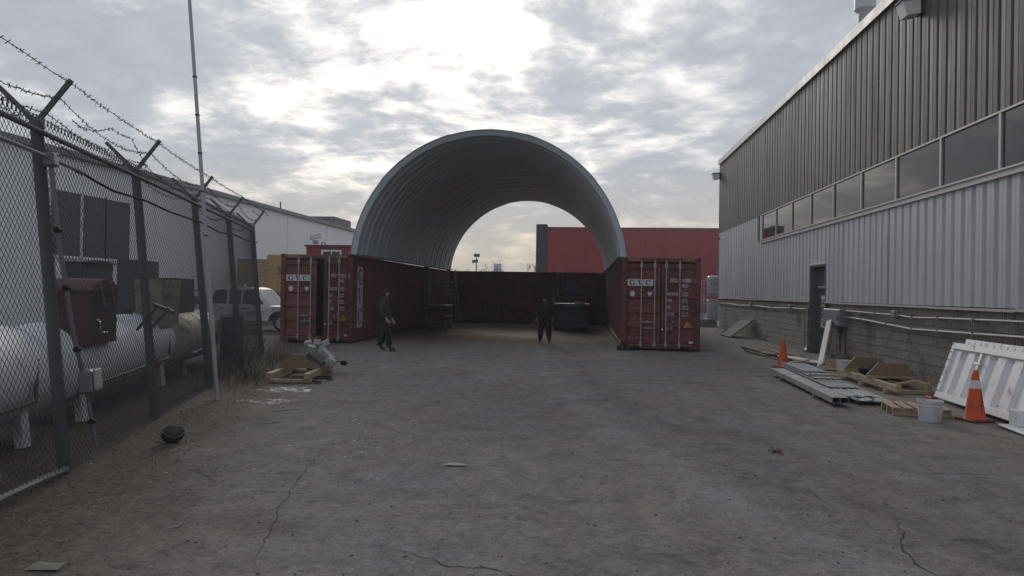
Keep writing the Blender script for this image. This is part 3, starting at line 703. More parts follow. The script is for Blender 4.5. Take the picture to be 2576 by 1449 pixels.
# a strand that has come loose and loops between two posts
strand([(2.0, -.05, FH + .16), (2.7, .05, FH + .20), (3.3, -.02, FH + .34), (3.75, -.12, FH + .30), (4.0, -.16, FH + .08), (4.35, -.1, FH + .05)], 0)
strand([(12.5, -.2, FH + .3), (13.3, -.28, FH + .22), (13.8, -.3, FH + .42), (14.3, -.34, FH + .30)], 3)

# conduit run clipped to the fence, with its drop and boxes
pvc = M('pvc_grey', (.17, .175, .19), .55, 0, .1, 5)
cd = thing('electrical_conduit', 'grey conduit along the fence top with a drop to a weatherproof box', 'conduit', tuple(F0))
cd.rotation_mode = 'QUATERNION'; cd.rotation_quaternion = fence.rotation_quaternion
mb = MB(); mb.tube([(-1.6, -.07, 2.99), (1.3, -.07, 2.985), (2.05, -.07, 2.965)], .019, 8); mb.tube([(1.95, -.07, 2.968), (2.12, -.07, 2.962)], .027, 8); mb.build('pipe', M('pipe_dull', (.20, .205, .215), .8), cd, True)
mb = MB(); mb.tube([(2.1, -.07, 2.96), (2.5, -.06, 2.93), (3.1, -.05, 2.9), (4.4, -.05, 2.93), (5.6, -.05, 2.90), (7.7, -.05, 2.92), (9.2, -.05, 2.86), (10.8, -.05, 2.93), (12.3, -.05, 2.9), (13.9, -.05, 2.95)], .014, 6); mb.build('cable', M('cable_matt', (.03, .03, .032), .95, spec=.1), cd, True)
mb = MB(); mb.bbox(1.235, 1.365, -.13, -.03, 2.90, 3.03, .015); mb.tube([(1.24, -.1, 3.0), (1.36, -.12, 3.02)], .02, 6); mb.build('junction_box', pvc, cd)
mb = MB(); mb.tube([(1.30, -.08, 2.9), (1.33, -.08, 2.2), (1.50, -.08, 1.3), (1.66, -.08, .92)], .024, 8); mb.tube([(1.72, -.08, .75), (1.78, -.08, .45), (1.86, -.08, .12)], .020, 8); mb.build('drop_pipe', pvc, cd, True)
mb = MB(); mb.bbox(1.62, 1.86, -.17, -.04, .70, .93, .02); bx_ = mb.build('outlet_box', pvc, cd); mb = MB(); mb.bbox(1.64, 1.84, -.20, -.171, .72, .94, .02); mb.build('box_cover', M('box_cover_grey', (.34, .34, .34), .7), bx_)
for z, x in ((2.3, 1.32), (1.75, 1.415), (1.15, 1.555), (.4, 1.79)): MB().tube([(x - .04, -.085, z), (x + .04, -.085, z)], .03, 6).build('pipe_strap', black, cd)
# tall slender mast standing at the fence
mast = thing('mast', 'tall slender galvanised mast standing against the fence, reaching out of view', 'mast', (-5.75, 11.62, -.01))
MK = .082
mb = MB(); z = 0; mb.tube([tuple(FN * MK * z + Vector((0, 0, z))) for z in (0, 2.2, 2.25)], .034, 10); mb.tube([tuple(FN * MK * z + Vector((0, 0, z))) for z in (2.2, 4.0, 6.5)], [.031, .029, .026], 10); mb.build('pole', M('mast_galvanised', (.40, .42, .45), .55, .2), mast, True)
for z in (2.6, 3.3, 3.9, 4.5, 5.1): MB().tube([tuple(FN * MK * z + Vector((0, 0, z - .012))), tuple(FN * MK * z + Vector((0, 0, z + .012)))], .036, 10).build('pole_clamp', steel_dark, mast)
mb = MB(); q = FN * MK * 6.4 + Vector((0, 0, 6.4)); mb.tube([tuple(q), tuple(q + Vector((-.22, 0, .03)))], .014, 6); mb.bbox(q.x - .32, q.x - .14, q.y - .05, q.y + .05, q.z - .02, q.z + .06, .015); mb.build('lamp_head', steel_dark, mast)
mb = MB(); a = FP(4.3, -.12, 1.55); b = FP(4.45, -.1, 1.42)
hk = thing('fence_hook', 'dark steel bracket hooked on the second fence post, two prongs hanging', 'bracket', tuple(FP(4.42, .02, 1.45)))
for dx in (-.02, .16):
    mb = MB(); mb.beam((dx, -.05, .04), (dx - .22, -.14, -.26), .035, .035); mb.build('prong', steel_dark, hk)
mb = MB(); mb.beam((-.06, -.05, .08), (.22, -.05, -.02), .04, .05); mb.build('bar', steel_dark, hk)

# ------------------------------------------------------------------ fuel tanks behind the fence
tank_white = M('tank_white', (.68, .69, .73), .62, 0, .06, 1.0, 0, 30, ((.30, .27, .24), .12, 1.5))
tank_beige = M('tank_beige', (.46, .42, .33), .65, 0, .12, 1.2, 0, 30, ((.20, .12, .07), .3, 2.0))
def tank(label, s0, s1, mat, d_=1.36, r=.56, zc=.74):
    ln = s1 - s0; o = thing('fuel_tank', label, 'tank', tuple(FP(s0, d_, 0)), FANG, 'horizontal fuel tanks behind the fence')
    n = 7; prof = []
    for i in range(n): a = math.pi / 2 * i / n; prof.append((r * math.sin(a), .28 - .28 * math.cos(a)))
    prof = prof[1:] + [(r, .28)]; prof = [(0.002, 0)] + prof
    prof2 = prof + [(r, ln - .28)] + [(q, ln - z) for q, z in prof[::-1][1:]]
    mb = MB(); mb.lathe(prof2, 40, (0, 0, zc), 'X', False); b = mb.build('shell', mat, o, True)
    for z in (.30, ln * .5, ln - .30):
        mb = MB(); mb.lathe([(r + .004, z - .02), (r + .008, z - .015), (r + .008, z + .015), (r + .004, z + .02)], 40, (0, 0, zc), 'X', False); mb.build('weld_band', mat, b, True)
    for x in (.6, ln - .7):
        for y in (-.42, .42):
            mb = MB(); mb.beam((x, y, -.02), (x + .02, y * .85, .48), .12, .12, b=.01); mb.build('leg', mat, o)
    mb = MB(); mb.lathe([(.09, 0), (.09, .10), (.13, .10), (.13, .13), (.0, .13)], 16, (ln * .75, 0, zc + r - .02)); mb.build('filler_cap', steel_dark, o)
    mb = MB(); mb.tube([(ln * .3, 0, zc + r - .02), (ln * .3, 0, zc + r + .3), (ln * .3 + .08, 0, zc + r + .36), (ln * .3 + .14, 0, zc + r + .28)], .025, 8); mb.build('vent_pipe', mat, o, True)
    mb = MB(); mb.tube([(.2, -r * .55, zc - .62 * r - .12), (.5, -r - .06, zc - .25), (ln - .9, -r - .06, zc - .22), (ln - .6, -r * .9, zc + .2)], .022, 8); mb.build('feed_pipe', steel_dark, o, True)
    mb = MB(); mb.lathe([(.07, -.012), (.07, .012)], 14, (ln * .62, -r - .10, zc - .225), 'Y'); mb.build('valve_wheel', M('valve_red', (.22, .03, .025), .6), o)
    return o
tank('white fuel tank nearest the camera, cut by the left edge of the picture', -2.2, 3.35, tank_white)
tank('long white fuel tank under the maroon cabinet', 3.75, 8.75, tank_white)
tank('beige fuel tank beyond the two white ones', 9.05, 12.9, tank_beige, 1.36, .54, .70)
# pump cabinets
def cabinet(name, label, s0, s1, d0, d1, z0, z1, mat, lid=0.0, taper=0.0, cat='cabinet'):
    o = thing(name, label, cat, tuple(FP(s0, d0, z0)), FANG); ln, dp, h = s1 - s0, d1 - d0, z1 - z0
    poly = [(taper, 0), (ln - taper, 0), (ln, h), (0, h)]
    mb = MB(); mb.add([(x, 0, z) for x, z in poly] + [(x, dp, z) for x, z in poly], [(0, 1, 2, 3), (7, 6, 5, 4), (0, 4, 5, 1), (1, 5, 6, 2), (3, 2, 6, 7), (0, 3, 7, 4)]); mb.build('body', mat, o)
    if lid:
        n = 10; mb = MB(); pr = [(-.03 + (ln + .06) * i / n, h + .012 + lid * math.sin(math.pi * i / n)) for i in range(n + 1)]; mb.prism([(-.03, h + .004)] + pr + [(ln + .03, h + .004)], -.04, dp + .03, 'Y'); mb.build('lid', mat, o)
    return o
cab_maroon = M('cabinet_maroon', (.085, .022, .022), .75, 0, .15, 3); cab_grey = M('cabinet_grey', (.055, .058, .066), .6, 0, .15, 3)
cab_beige = M('cabinet_beige', (.33, .305, .23), .6, 0, .15, 3, 0, 30, ((.10, .07, .05), .3, 3)); cab_brown = M('cabinet_brown', (.055, .038, .034), .6)
o = cabinet('pump_cabinet', 'maroon pump cabinet with curved lid and wire handle on the white tank', 4.0, 5.05, .76, 1.27, 1.0, 1.70, cab_maroon, .16)
mb = MB(); mb.tube([(.25, -.012, .33), (.25, -.05, .30), (.26, -.05, .20), (.32, -.05, .16), (.52, -.05, .15), (.54, -.012, .15)], .011, 6); mb.build('handle', galv, o, True)
for x in (.35, .75):
    mb = MB(); mb.beam((x - .1, -.03, 1.05 - .2), (x + .12, -.04, .48), .02, .02); mb.build('prop_rod', galv_dull, o)
o = cabinet('pump_cabinet', 'tall dark grey cabinet standing behind the maroon one', 5.1, 6.4, 1.25, 1.5, 1.2, 2.10, cab_grey, .04)
mb = MB(); mb.bbox(1.305, 1.42, .05, .2, .45, .62, .02); mb.build('latch', steel_dark, o)
o = cabinet('pump_cabinet', 'beige tapered cabinet lettered DIESEL over the white tank end', 7.6, 8.95, .85, 1.28, 1.06, 1.90, cab_beige, 0.0, .12)
text('DIESEL', .17, M('diesel_green', (.20, .26, .16), .6), o, (.22, -.012, .48), FR, .006, 1.1)
o = cabinet('pump_cabinet', 'dark grey square box standing above the beige cabinet', 8.5, 9.7, 1.45, 1.85, 1.15, 2.26, cab_grey)
mb = MB(); mb.box(.62, .72, -.012, -.002, .5, .62); mb.build('notice', sign_w, o)
cabinet('pump_cabinet', 'low brown box between the beige cabinet and the third fence post', 10.1, 11.6, 1.2, 1.6, 1.1, 1.95, cab_brown)
# flood lamp on a stand at the far left
o = thing('flood_lamp', 'dark flood lamp on a stand beyond the white tank at far left', 'lamp', tuple(FP(3.6, 2.7, 0)))
mb = MB(); mb.tube([(0, 0, 0), (0, 0, 1.75)], .035, 8); mb.build('stand', steel_dark, o); mb = MB(); mb.obox((.12, 0, 1.82), (.42, .2, .16), (0, R(10), 0), .02); mb.build('lamp_head', steel_dark, o)
mb = MB(); mb.obox((-.2, .05, 1.5), (.36, .3, .4), (0, 0, .3), .03); mb.build('motor', steel_dark, o); mb = MB(); mb.tube([(-.3, -.1, 1.42), (.7, -.25, 1.32)], .04, 8); mb.build('boom', galv_dull, o, True)
# barrel beside the last bay
o = thing('barrel', 'dark steel barrel behind the last fence bay, amid dry weeds', 'barrel', tuple(FP(12.9, .62, -.01)))
mb = MB(); mb.lathe([(.24, 0), (.26, .02), (.26, .36), (.272, .38), (.26, .40), (.26, .72), (.272, .74), (.26, .76), (.26, 1.08), (.275, 1.10), (.255, 1.11), (.25, 1.07), (0, 1.07)], 28); mb.build('body', M('barrel_navy', (.035, .042, .06), .55, .2), o, True)
mb = MB(); mb.lathe([(.276, 1.075), (.285, 1.085), (.285, 1.10), (.276, 1.11)], 28, cap=False); mb.build('rim', galv_dull, o, True)

# ------------------------------------------------------------------ background beyond the yard
# white warehouse parallel to the yard on the far left
wh_white = M('warehouse_white', (.80, .81, .83), .6, 0, .05, .35, obj=False, ribs=('Y', 1.6, .25))
wh = thing('warehouse', 'long white warehouse with louvred dark windows behind the fence', 'warehouse', (-20, 20, 0))
mb = MB(); mb.box(-18, 0, -14, 64, 0, 6.75); mb.build('wall', wh_white, wh)
mb = MB(); mb.box(-18.2, .22, -14.2, 64.2, 6.75, 6.98); mb.build('roof_edge', M('eave_grey', (.20, .205, .215), .6, obj=False), wh)
mb = MB(); mb.prism([(-18.2, 6.98), (.2, 6.98), (-9, 7.5)], -14.2, 64.2, 'Y'); mb.build('roof', M('warehouse_roof', (.30, .31, .32), .7, obj=False), wh)
win_dark = M('louvre_dark', (.05, .053, .06), .5, 0, .15, 2, obj=False, ribs=('Z', 4.0, .4))
for (a, b) in ((6.9, 8.6), (8.75, 10.2), (10.25, 11.9)):
    mb = MB(); mb.box(.003, .06, a, b, 2.9, 5.38); wn = mb.build('window', win_dark, wh)
    mb = MB()
    for yy in (a - .05, b): mb.box(.003, .075, yy, yy + .05, 2.85, 5.43)
    mb.box(.003, .08, a, b, 2.80, 2.9); mb.build('window_frame', white_paint, wn)
for k in range(9):
    y = -10 + k * 8; mb = MB(); mb.box(.002, .05, y, y + .07, 0, 6.7); mb.build('downpipe', wh_white, wh)
mb = MB(); mb.box(-3.2, -.6, 41.5, 46.0, 7.0, 7.75); mb.build('roof_unit', M('roof_unit_grey', (.09, .095, .105), .6), wh)
mb = MB(); mb.tube([(-.8, 44.6 + 5, 6.9), (-.8, 49.6, 8.0)], .12, 10); mb.lathe([(.17, 0), (.17, .1), (.0, .16)], 10, (-.8, 49.6, 8.0)); mb.build('roof_flue', galv_dull, wh)
mb = MB(); mb.tube([(-.5, 30, 6.9), (-.5, 30, 7.6)], .05, 8); mb.build('vent_pipe', steel_dark, wh)
# red building behind the shelter
red_clad = M('red_cladding', (.28, .016, .021), .55, 0, .06, .5, obj=False)
rb = thing('red_building', 'wide red ribbed metal building with a charcoal corner behind the shelter', 'building', (-3.62, 75, 0))
def rib_wall(x0, x1, z0, z1, pitch=.30, dpt=.035):
    mb = MB(); pr = []; n = int((x1 - x0) / pitch); q = (x1 - x0) / n
    for i in range(n): a = x0 + i * q; pr += [(a, 0), (a + q * .55, 0), (a + q * .65, -dpt), (a + q * .9, -dpt)]
    pr.append((x1, 0)); N = len(pr)
    mb.add([(x, y, z0) for x, y in pr] + [(x, y, z1) for x, y in pr], [(i, i + 1, N + i + 1, N + i) for i in range(N - 1)]); return mb
for a in range(0, 20, 2): rib_wall(a, a + 2, 0, 8.0).build('red_panel', red_clad, rb)
mb = MB(); mb.box(0, 20, .02, 14, 0, 8.0); mb.build('wall_core', red_clad, rb)
mb = MB(); mb.box(-.1, 20.1, -.1, 14.1, 8.0, 8.16); mb.build('parapet_cap', M('parapet_dark_red', (.16, .03, .035), .6), rb)
mb = MB(); mb.bbox(-1.08, -.005, -.18, 6, 0, 8.42, .03); mb.build('corner_pier', M('pier_charcoal', (.022, .025, .032), .6, obj=False), rb)
# red site office behind the left containers, with a camera on the roof
so2 = thing('site_office', 'small red site office with white framed window behind the open container', 'cabin', (-12.31, 33, 0))
red2 = M('office_red', (.24, .024, .03), .6, 0, .08, 1)
mb = MB(); mb.box(0, 2.2, 0, 5, .12, 3.62); mb.build('wall', red2, so2)
mb = MB(); mb.box(-.06, 2.26, -.06, 5.06, 3.62, 3.72); mb.build('roof', M('office_roof', (.17, .02, .025), .6), so2)
mb = MB(); mb.box(.75, 1.57, -.025, -.005, 2.55, 3.45); wn = mb.build('window', glass, so2)
mb = MB()
for a, b, c_, e in ((.70, .78, 2.5, 3.5), (1.54, 1.62, 2.5, 3.5), (.78, 1.54, 3.42, 3.5), (.78, 1.54, 2.5, 2.58), (1.14, 1.18, 2.58, 3.42)): mb.box(a, b, -.05, -.003, c_, e)
mb.build('window_frame', white_paint, wn)
mb = MB(); mb.box(.2, 2.0, .2, 4.8, 0, .12); mb.build('skid', steel_dark, so2)
cm = thing('security_camera', 'white security camera on a bracket atop the red site office', 'camera', (-12.0, 33.3, 3.72))
mb = MB(); mb.tube([(0, 0, 0), (0, 0, .22)], .03, 8); mb.bbox(-.12, .12, -.08, .08, .08, .22, .02); mb.build('bracket', galv_dull, cm)
mb = MB(); mb.obox((.02, -.02, .36), (.46, .15, .17), (0, R(-16), R(8)), .03); mb.build('housing', white_paint, cm)
mb = MB(); mb.obox((.0, -.02, .455), (.54, .19, .02), (0, R(-16), R(8))); mb.build('sun_shield', white_paint, cm)
mb = MB(); mb.obox((-.215, -.05, .295), (.02, .11, .12), (0, R(-16), R(8))); mb.build('lens', black, cm)
mb = MB(); n = 10; mb.tube([(.25 + .22 * i / n, 0, .02 + .11 * math.sin(math.pi * i / n)) for i in range(n + 1)], .02, 6); mb.build('cable_loop', steel_dark, cm)
# timber storage bay
wb = thing('timber_storage_bay', 'tall tan timber plank storage bay beyond the pickup', 'storage bay', (-19.7, 42, 0))
for k in range(7):
    for j in range(3):
        x0 = j * 1.95; x1 = x0 + 1.93
        mb = MB(); mb.bbox(x0, x1, -.03 + rnd.uniform(-.008, .008), .03, 1.55 + k * .265, 1.55 + k * .265 + .255, .008); mb.build('plank', M('bay_timber', (.38, .255, .105), .75, 0, .18, 1.5, 0, 40, grain=(1, 8, 8), obj=False), wb)
mb = MB(); mb.bbox(1.80, 2.62, -.12, -.035, 1.55, 3.66, .01); mb.build('panel', M('bay_panel', (.46, .31, .13), .7, 0, .1, 1.5, obj=False), wb)
for x in (1.80, 2.08, 2.36, 2.58): mb = MB(); mb.box(x, x + .05, -.15, -.121, 1.56, 3.64); mb.build('stud', MATS['bay_panel'], wb)
for z in (2.6, 3.1): mb = MB(); mb.box(1.86, 2.57, -.145, -.121, z, z + .05); mb.build('batten', MATS['bay_panel'], wb)
mb = MB(); mb.box(0, 5.8, -.25, .25, 0, 1.54); mb.build('concrete_base', M('bay_concrete', (.17, .15, .12), .9, 0, .2, 1, obj=False), wb)
lg = MB(); lg.add([(2.44, -.155, 2.55), (2.54, -.155, 2.5), (2.74, -.155, 2.98), (2.64, -.155, 3.02)], [(0, 1, 2, 3)]); lg.build('emblem_stroke', M('emblem_red', (.5, .04, .04), .6), wb)
lg = MB(); lg.add([(2.42, -.157, 2.98), (2.52, -.157, 3.02), (2.76, -.157, 2.54), (2.66, -.157, 2.5)], [(0, 1, 2, 3)]); lg.build('emblem_stroke', M('emblem_blue', (.06, .09, .36), .6), wb)
# far lamp post
lp = thing('floodlight_post', 'distant twin head floodlight post seen through the arch', 'lamp post', (-15.55, 110, 0))
mb = MB(); mb.tube([(0, 0, 0), (0, 0, 6.9)], [.10, .07], 8); mb.build('pole', steel_dark, lp, True)
for z, tilt in ((6.95, .1), (6.1, -.15)): mb = MB(); mb.obox((-.05 + tilt, 0, z), (.85, .5, .42), (.3, tilt, 0), .04); mb.build('lamp_head', steel_dark, lp)
# far silo
si = thing('silo', 'small pale blue silo with looped top rails on the horizon', 'silo', (-14.7, 130, 0))
mb = MB(); mb.lathe([(.68, 0), (.68, 6.35), (.6, 6.5), (.0, 6.6)], 20); mb.build('body', M('silo_blue', (.34, .42, .55), .5), si, True)
for dx in (-.1, .35): mb = MB(); mb.tube([(dx, 0, 6.5), (dx, 0, 6.9), (dx + .1, 0, 7.1), (dx + .3, 0, 7.18), (dx + .5, 0, 7.05), (dx + .58, 0, 6.6), (.8, 0, 5.0)], .03, 6); mb.build('top_rail', galv_dull, si, True)
mb = MB()
for z in (5.4, 5.8, 6.2, 6.6, 6.9): mb.beam((-.95, -.1, z), (-.55, -.1, z), .03, .03)
for x in (-.95, -.6): mb.beam((x, -.1, 5.0), (x, -.1, 6.95), .04, .04, up=(0, 1, 0))
mb.build('access_ladder', galv_dull, si)
# bare winter trees on the horizon
bark = M('bare_bark', (.085, .065, .05), .9, 0, .2, 3, obj=False)
def bare_tree(label, x, y, h, seed, spread=.5):
    r = random.Random(seed); o = thing('bare_tree', label, 'tree', (x, y, 0), 0, 'bare winter trees on the horizon'); tr, cr = MB(), MB()
    def grow(p, dr, ln, rad, dep, mb):
        q = p + dr * ln * .5 + Vector((r.uniform(-.06, .06), r.uniform(-.06, .06), 0)) * ln; e = q + (dr + Vector((r.uniform(-.15, .15), r.uniform(-.15, .15), .12))).normalized() * ln * .5
        mb.tube([p, q, e], [rad, rad * .85, rad * .68], 5, False)
        if dep == 0: return
        for k in range(r.choice((2, 3, 3)) if dep < 5 else 3):
            nd = (dr + Vector((r.uniform(-1, 1), r.uniform(-1, 1), r.uniform(-.1, .5))) * spread * 1.5).normalized(); grow(e, nd, ln * r.uniform(.6, .82), rad * r.uniform(.5, .66), dep - 1, cr)
    grow(Vector((0, 0, 0)), Vector((0, 0, 1)), h * .34, h * .018, 5, tr)
    tr.build('trunk', bark, o, True); cr.build('crown', bark, o, True)
bare_tree('bare winter tree just right of the distant floodlight post', -12.6, 100, 5.2, 3)
bare_tree('bare winter tree in front of the pale blue silo', -11.9, 104, 5.0, 11)
bare_tree('bare winter tree against the charcoal corner of the red building', -5.3, 73, 4.6, 5, .32)
bare_tree('thin bare winter tree at the rear left foot of the arch', -15.7, 85, 4.4, 8, .34)
bare_tree('low bare winter tree between the left arch foot and the floodlight post', -16.6, 100, 4.9, 21, .4)

# ------------------------------------------------------------------ white pickup behind the fence
truck_white = M('truck_white', (.60, .585, .60), .32, 0, .05, 1.5, 0, 30, ((.22, .18, .15), .25, 1.8))
tglass = M('car_glass', (.03, .034, .04), .06, 0, .05, 3)
tk = thing('pickup_truck', 'white crew cab pickup truck parked beyond the end of the fence', 'truck', (-15.7, 30.1, 0))
# body side profile in x-z (front is +x)
lower = [(-2.0, .50), (-1.98, .98), (.0, 1.0), (2.85, 1.0), (3.0, 1.03), (4.25, .98), (4.42, .86), (4.45, .52), (3.98, .45), (3.95, .62), (3.75, .80), (3.45, .84), (3.15, .80), (2.95, .62), (2.9, .42), (-.25, .42), (-.3, .62), (-.5, .80), (-.8, .84), (-1.1, .80), (-1.3, .62), (-1.35, .45)]
mb = MB(); mb.prism(lower, 0, 1.9, 'Y'); mb.build('body', truck_white, tk)
cabp = [(.05, 1.003), (.42, 1.60), (.62, 1.74), (1.1, 1.80), (2.0, 1.79), (2.30, 1.72), (2.95, 1.03), (2.9, 1.003)]
mb = MB(); n = len(cabp)
mb.add([(x, .02 + (z - 1) * .14, z) for x, z in cabp] + [(x, 1.88 - (z - 1) * .14, z) for x, z in cabp], [tuple(range(n)), tuple(range(n, 2 * n))[::-1]] + [(i, n + i, n + (i + 1) % n, (i + 1) % n) for i in range(n)]); cab_ = mb.build('cab', truck_white, tk)
def sidewin(pts, nm='side_window'):
    mb = MB(); mb.add([(x, .008 + (z - 1) * .14, z) for x, z in pts], [tuple(range(len(pts)))]); mb.build(nm, tglass, cab_)
sidewin([(.42, 1.10), (1.12, 1.10), (1.12, 1.68), (.72, 1.68), (.58, 1.60)]); sidewin([(1.22, 1.10), (1.72, 1.10), (1.72, 1.68), (1.22, 1.68)]); sidewin([(1.82, 1.10), (2.72, 1.10), (2.24, 1.66), (1.82, 1.68)])
mb = MB(); mb.add([(2.335, .18, 1.70), (2.335, 1.72, 1.70), (2.93, 1.80, 1.07), (2.93, .10, 1.07)], [(0, 1, 2, 3)]); mb.build('windshield', tglass, cab_)
mb = MB(); mb.add([(.16, .12, 1.20), (.16, 1.78, 1.20), (.40, 1.72, 1.58), (.40, .2, 1.58)], [(0, 3, 2, 1)]); mb.build('rear_window', tglass, cab_)
mb = MB(); mb.bbox(2.30, 2.46, -.22, -.02, 1.06, 1.30, .02); mb.build('mirror', black, cab_)
for x0, x1 in ((1.76, 2.80), (.78, 1.74)):
    mb = MB(); mb.box(x0, x1, -.008, -.001, .50, 1.0); dd = mb.build('door', truck_white, tk); mb = MB(); mb.bbox(x0 + .08, x0 + .24, -.03, -.009, .88, .93, .006); mb.build('handle', black, dd)
text('YARD', .10, M('door_print', (.12, .10, .14), .6), dd, (1.30 + .55, -.012, .70), FR, .002) if False else None
mb = MB(); mb.box(2.0, 2.35, -.011, -.009, .62, .80); mb.build('door_print', M('door_print', (.30, .25, .28), .6), tk)
mb = MB(); mb.box(3.05, 3.18, -.006, -.001, .86, .94); mb.build('fender_badge', M('badge_red', (.32, .06, .06), .5), tk)
for x in (-.8, 3.45):
    for y in (.0, 1.68):
        mb = MB(); mb.lathe([(.24, 0), (.345, .03), (.36, .08), (.36, .16), (.345, .22), (.24, .23)], 24, (x, y, .36), 'Y', False); wh_ = mb.build('wheel', rubber, tk, True)
        mb = MB(); mb.lathe([(.0, .04), (.06, .02), (.08, .05), (.22, .05), (.245, .02)], 20, (x, y, .36), 'Y', False); mb.build('rim', galv_dull, wh_, True)
mb = MB(); mb.bbox(4.40, 4.55, -.02, 1.92, .40, .60, .03); mb.build('front_bumper', galv, tk); mb = MB(); mb.bbox(-2.12, -1.98, -.02, 1.92, .45, .62, .03); mb.build('rear_bumper', galv, tk)
for y in (.12, 1.5): mb = MB(); mb.bbox(4.36, 4.46, y, y + .28, .70, .90, .02); mb.build('headlight', decal_white, tk)
mb = MB(); mb.box(-1.95, -1.0, .06, 1.84, 1.0, 1.35); mb.tube([(-.9, .1, 1.0), (-.5, .1, 1.6), (-.1, .1, 1.62)], .03, 6); mb.build('toolbox', steel_dark, tk)
mb = MB(); mb.bbox(.9, 1.5, .75, 1.15, 1.81, 1.88, .02); mb.build('beacon_bar', M('beacon_amber', (.55, .30, .04), .4), tk)
# dark parked machinery beyond the tanks
pl = thing('dark_vehicle', 'dark flatbed vehicle half hidden behind the beige tank', 'vehicle', (-17.0, 25.2, 0))
mb = MB(); mb.bbox(0, 3.4, 0, 1.8, .55, .95, .04); mb.build('bed', M('vehicle_dark', (.03, .033, .04), .5), pl); mb = MB(); mb.prism([(.1, .95), (.25, 1.75), (1.05, 1.78), (1.35, 1.2), (1.4, .95)], .1, 1.7, 'Y'); mb.build('cab', MATS['vehicle_dark'], pl)
mb = MB(); mb.add([(.35, .095, 1.25), (1.15, .095, 1.25), (.98, .095, 1.68), (.38, .095, 1.66)], [(0, 1, 2, 3)]); mb.build('side_window', glass, pl)
for x in (.6, 2.8):
    for y in (.0, 1.55): mb = MB(); mb.lathe([(.2, 0), (.34, .02), (.36, .12), (.34, .22), (.2, .24)], 20, (x, y, .36), 'Y'); mb.build('wheel', rubber, pl, True)

# ------------------------------------------------------------------ wall services on the workshop
box_grey = M('enclosure_grey', (.17, .185, .20), .5, 0, .08, 2)
eb = thing('electrical_box', 'grey electrical enclosure on the block wall beside the door', 'electrical box', (WX, 22.1, .96))
mb = MB(); mb.bbox(-.24, -.003, -.72, .68, 0, .47, .012); mb.build('housing', box_grey, eb)
mb = MB(); mb.bbox(-.255, -.242, -.70, .66, .02, .45, .004); cv = mb.build('cover', box_grey, eb); mb = MB(); mb.bbox(-.275, -.256, -.62, -.58, .18, .28, .004); mb.build('latch', steel_dark, cv)
mb = MB()
for y in (-.25, -.18): mb.tube([(-.06, y, 0), (-.05, y, -.9)], .014, 6)
mb.tube([(-.05, -.62, 0), (-.06, -.64, -.5), (-.04, -.70, -.93)], .018, 6); mb.build('drop_cable', steel_dark, eb, True)
pipe_mat = M('wall_pipe', (.25, .245, .235), .55, .2, .12, 3, obj=False)
def wallpipe(label, pts, r=.026, boxes=()):
    o = thing('wall_conduit', label, 'conduit', (WX, pts[0][0], 0)); y0 = pts[0][0]
    mb = MB(); mb.tube([(-.075, y - y0, z) for y, z in pts], r, 8); mb.build('pipe', pipe_mat, o, True)
    for y, z in boxes:
        mb = MB(); mb.bbox(-.14, -.004, y - y0 - .09, y - y0 + .09, z - .07, z + .09, .012); mb.build('junction_box', pipe_mat, o)
    for y, z in pts[1:-1]:
        mb = MB(); mb.box(-.11, -.003, y - y0 - .015, y - y0 + .015, z - .04, z + .04); mb.build('clamp', galv_dull, o)
wallpipe('upper grey conduit running right from the enclosure under the siding', [(21.35, 1.40), (19.3, 1.38), (17.9, 1.38), (17.2, 1.35), (16.0, 1.38), (14.6, 1.40), (12.8, 1.42), (11, 1.43), (8, 1.43)], .024, [(18.1, 1.39)])
wallpipe('lower wavy grey conduit running right from the enclosure', [(21.35, 1.22), (20.2, 1.21), (18.6, 1.15), (17.2, 1.10), (16.0, 1.12), (14.6, 1.14), (12.9, 1.17), (11, 1.17), (8, 1.18)], .030)
wallpipe('sagging conduit along the wall left of the door', [(41.1, 1.33), (38.5, 1.35), (35.5, 1.31), (32.5, 1.35), (29.5, 1.31), (27.0, 1.36), (25.1, 1.36)], .026, [(40.8, 1.36), (33.0, 1.37), (26.9, 1.38)])
o = thing('riser_pipes', 'pair of dark riser pipes climbing beside the door frame', 'pipes', (WX, 24.98, 0))
for dy, r, m_ in ((0, .03, galv_dull), (.10, .03, galv_dull), (.2, .02, black)):
    mb = MB(); mb.tube([(-.07, dy, 1.42), (-.07, dy, .35), (-.08, dy - .03, .18), (-.12, dy - .18, .07), (-.2, dy - .3, .04)], r, 8); mb.build('pipe', m_, o, True)
def wallpack(label, y, z, sc_=1.0):
    o = thing('wall_light', label, 'wall light', (WX, y, z), 0, 'wall lights on the workshop')
    mb = MB(); mb.bbox(-.10 * sc_, -.05, -.14 * sc_, .14 * sc_, -.12 * sc_, .14 * sc_, .01); mb.build('back_plate', steel_dark, o)
    mb = MB(); mb.prism([(-.06, .17), (-.44, .15), (-.47, .10), (-.06, .12)], -.17, .17, 'Y'); mb.xform(Matrix.Scale(sc_, 4)); mb.build('hood', steel_dark, o)
    mb = MB(); mb.prism([(-.12, .115), (-.44, .098), (-.36, -.17), (-.12, -.13)], -.155, .155, 'Y'); mb.xform(Matrix.Scale(sc_, 4)); mb.build('lens', M('lens_frosted', (.72, .72, .70), .35), o)
wallpack('large wall light high on the charcoal siding at the top edge', 17.0, 7.95, 1.15)
wallpack('small wall light at the far corner of the workshop', 41.02, 8.0, 1.1)
mb = MB(); mb.bbox(-.14, -.05, -.07, .07, -.06, .06, .01); mb.build('siren_box', steel_dark, None, loc=(WX, 40.9, 4.72), label='tiny dark box on the corner where white siding meets charcoal', cat='box')
o = thing('roof_vent', 'round capped metal vent pipe rising above the workshop roof edge', 'vent', (9.0, 25.8, ZD1 + .1))
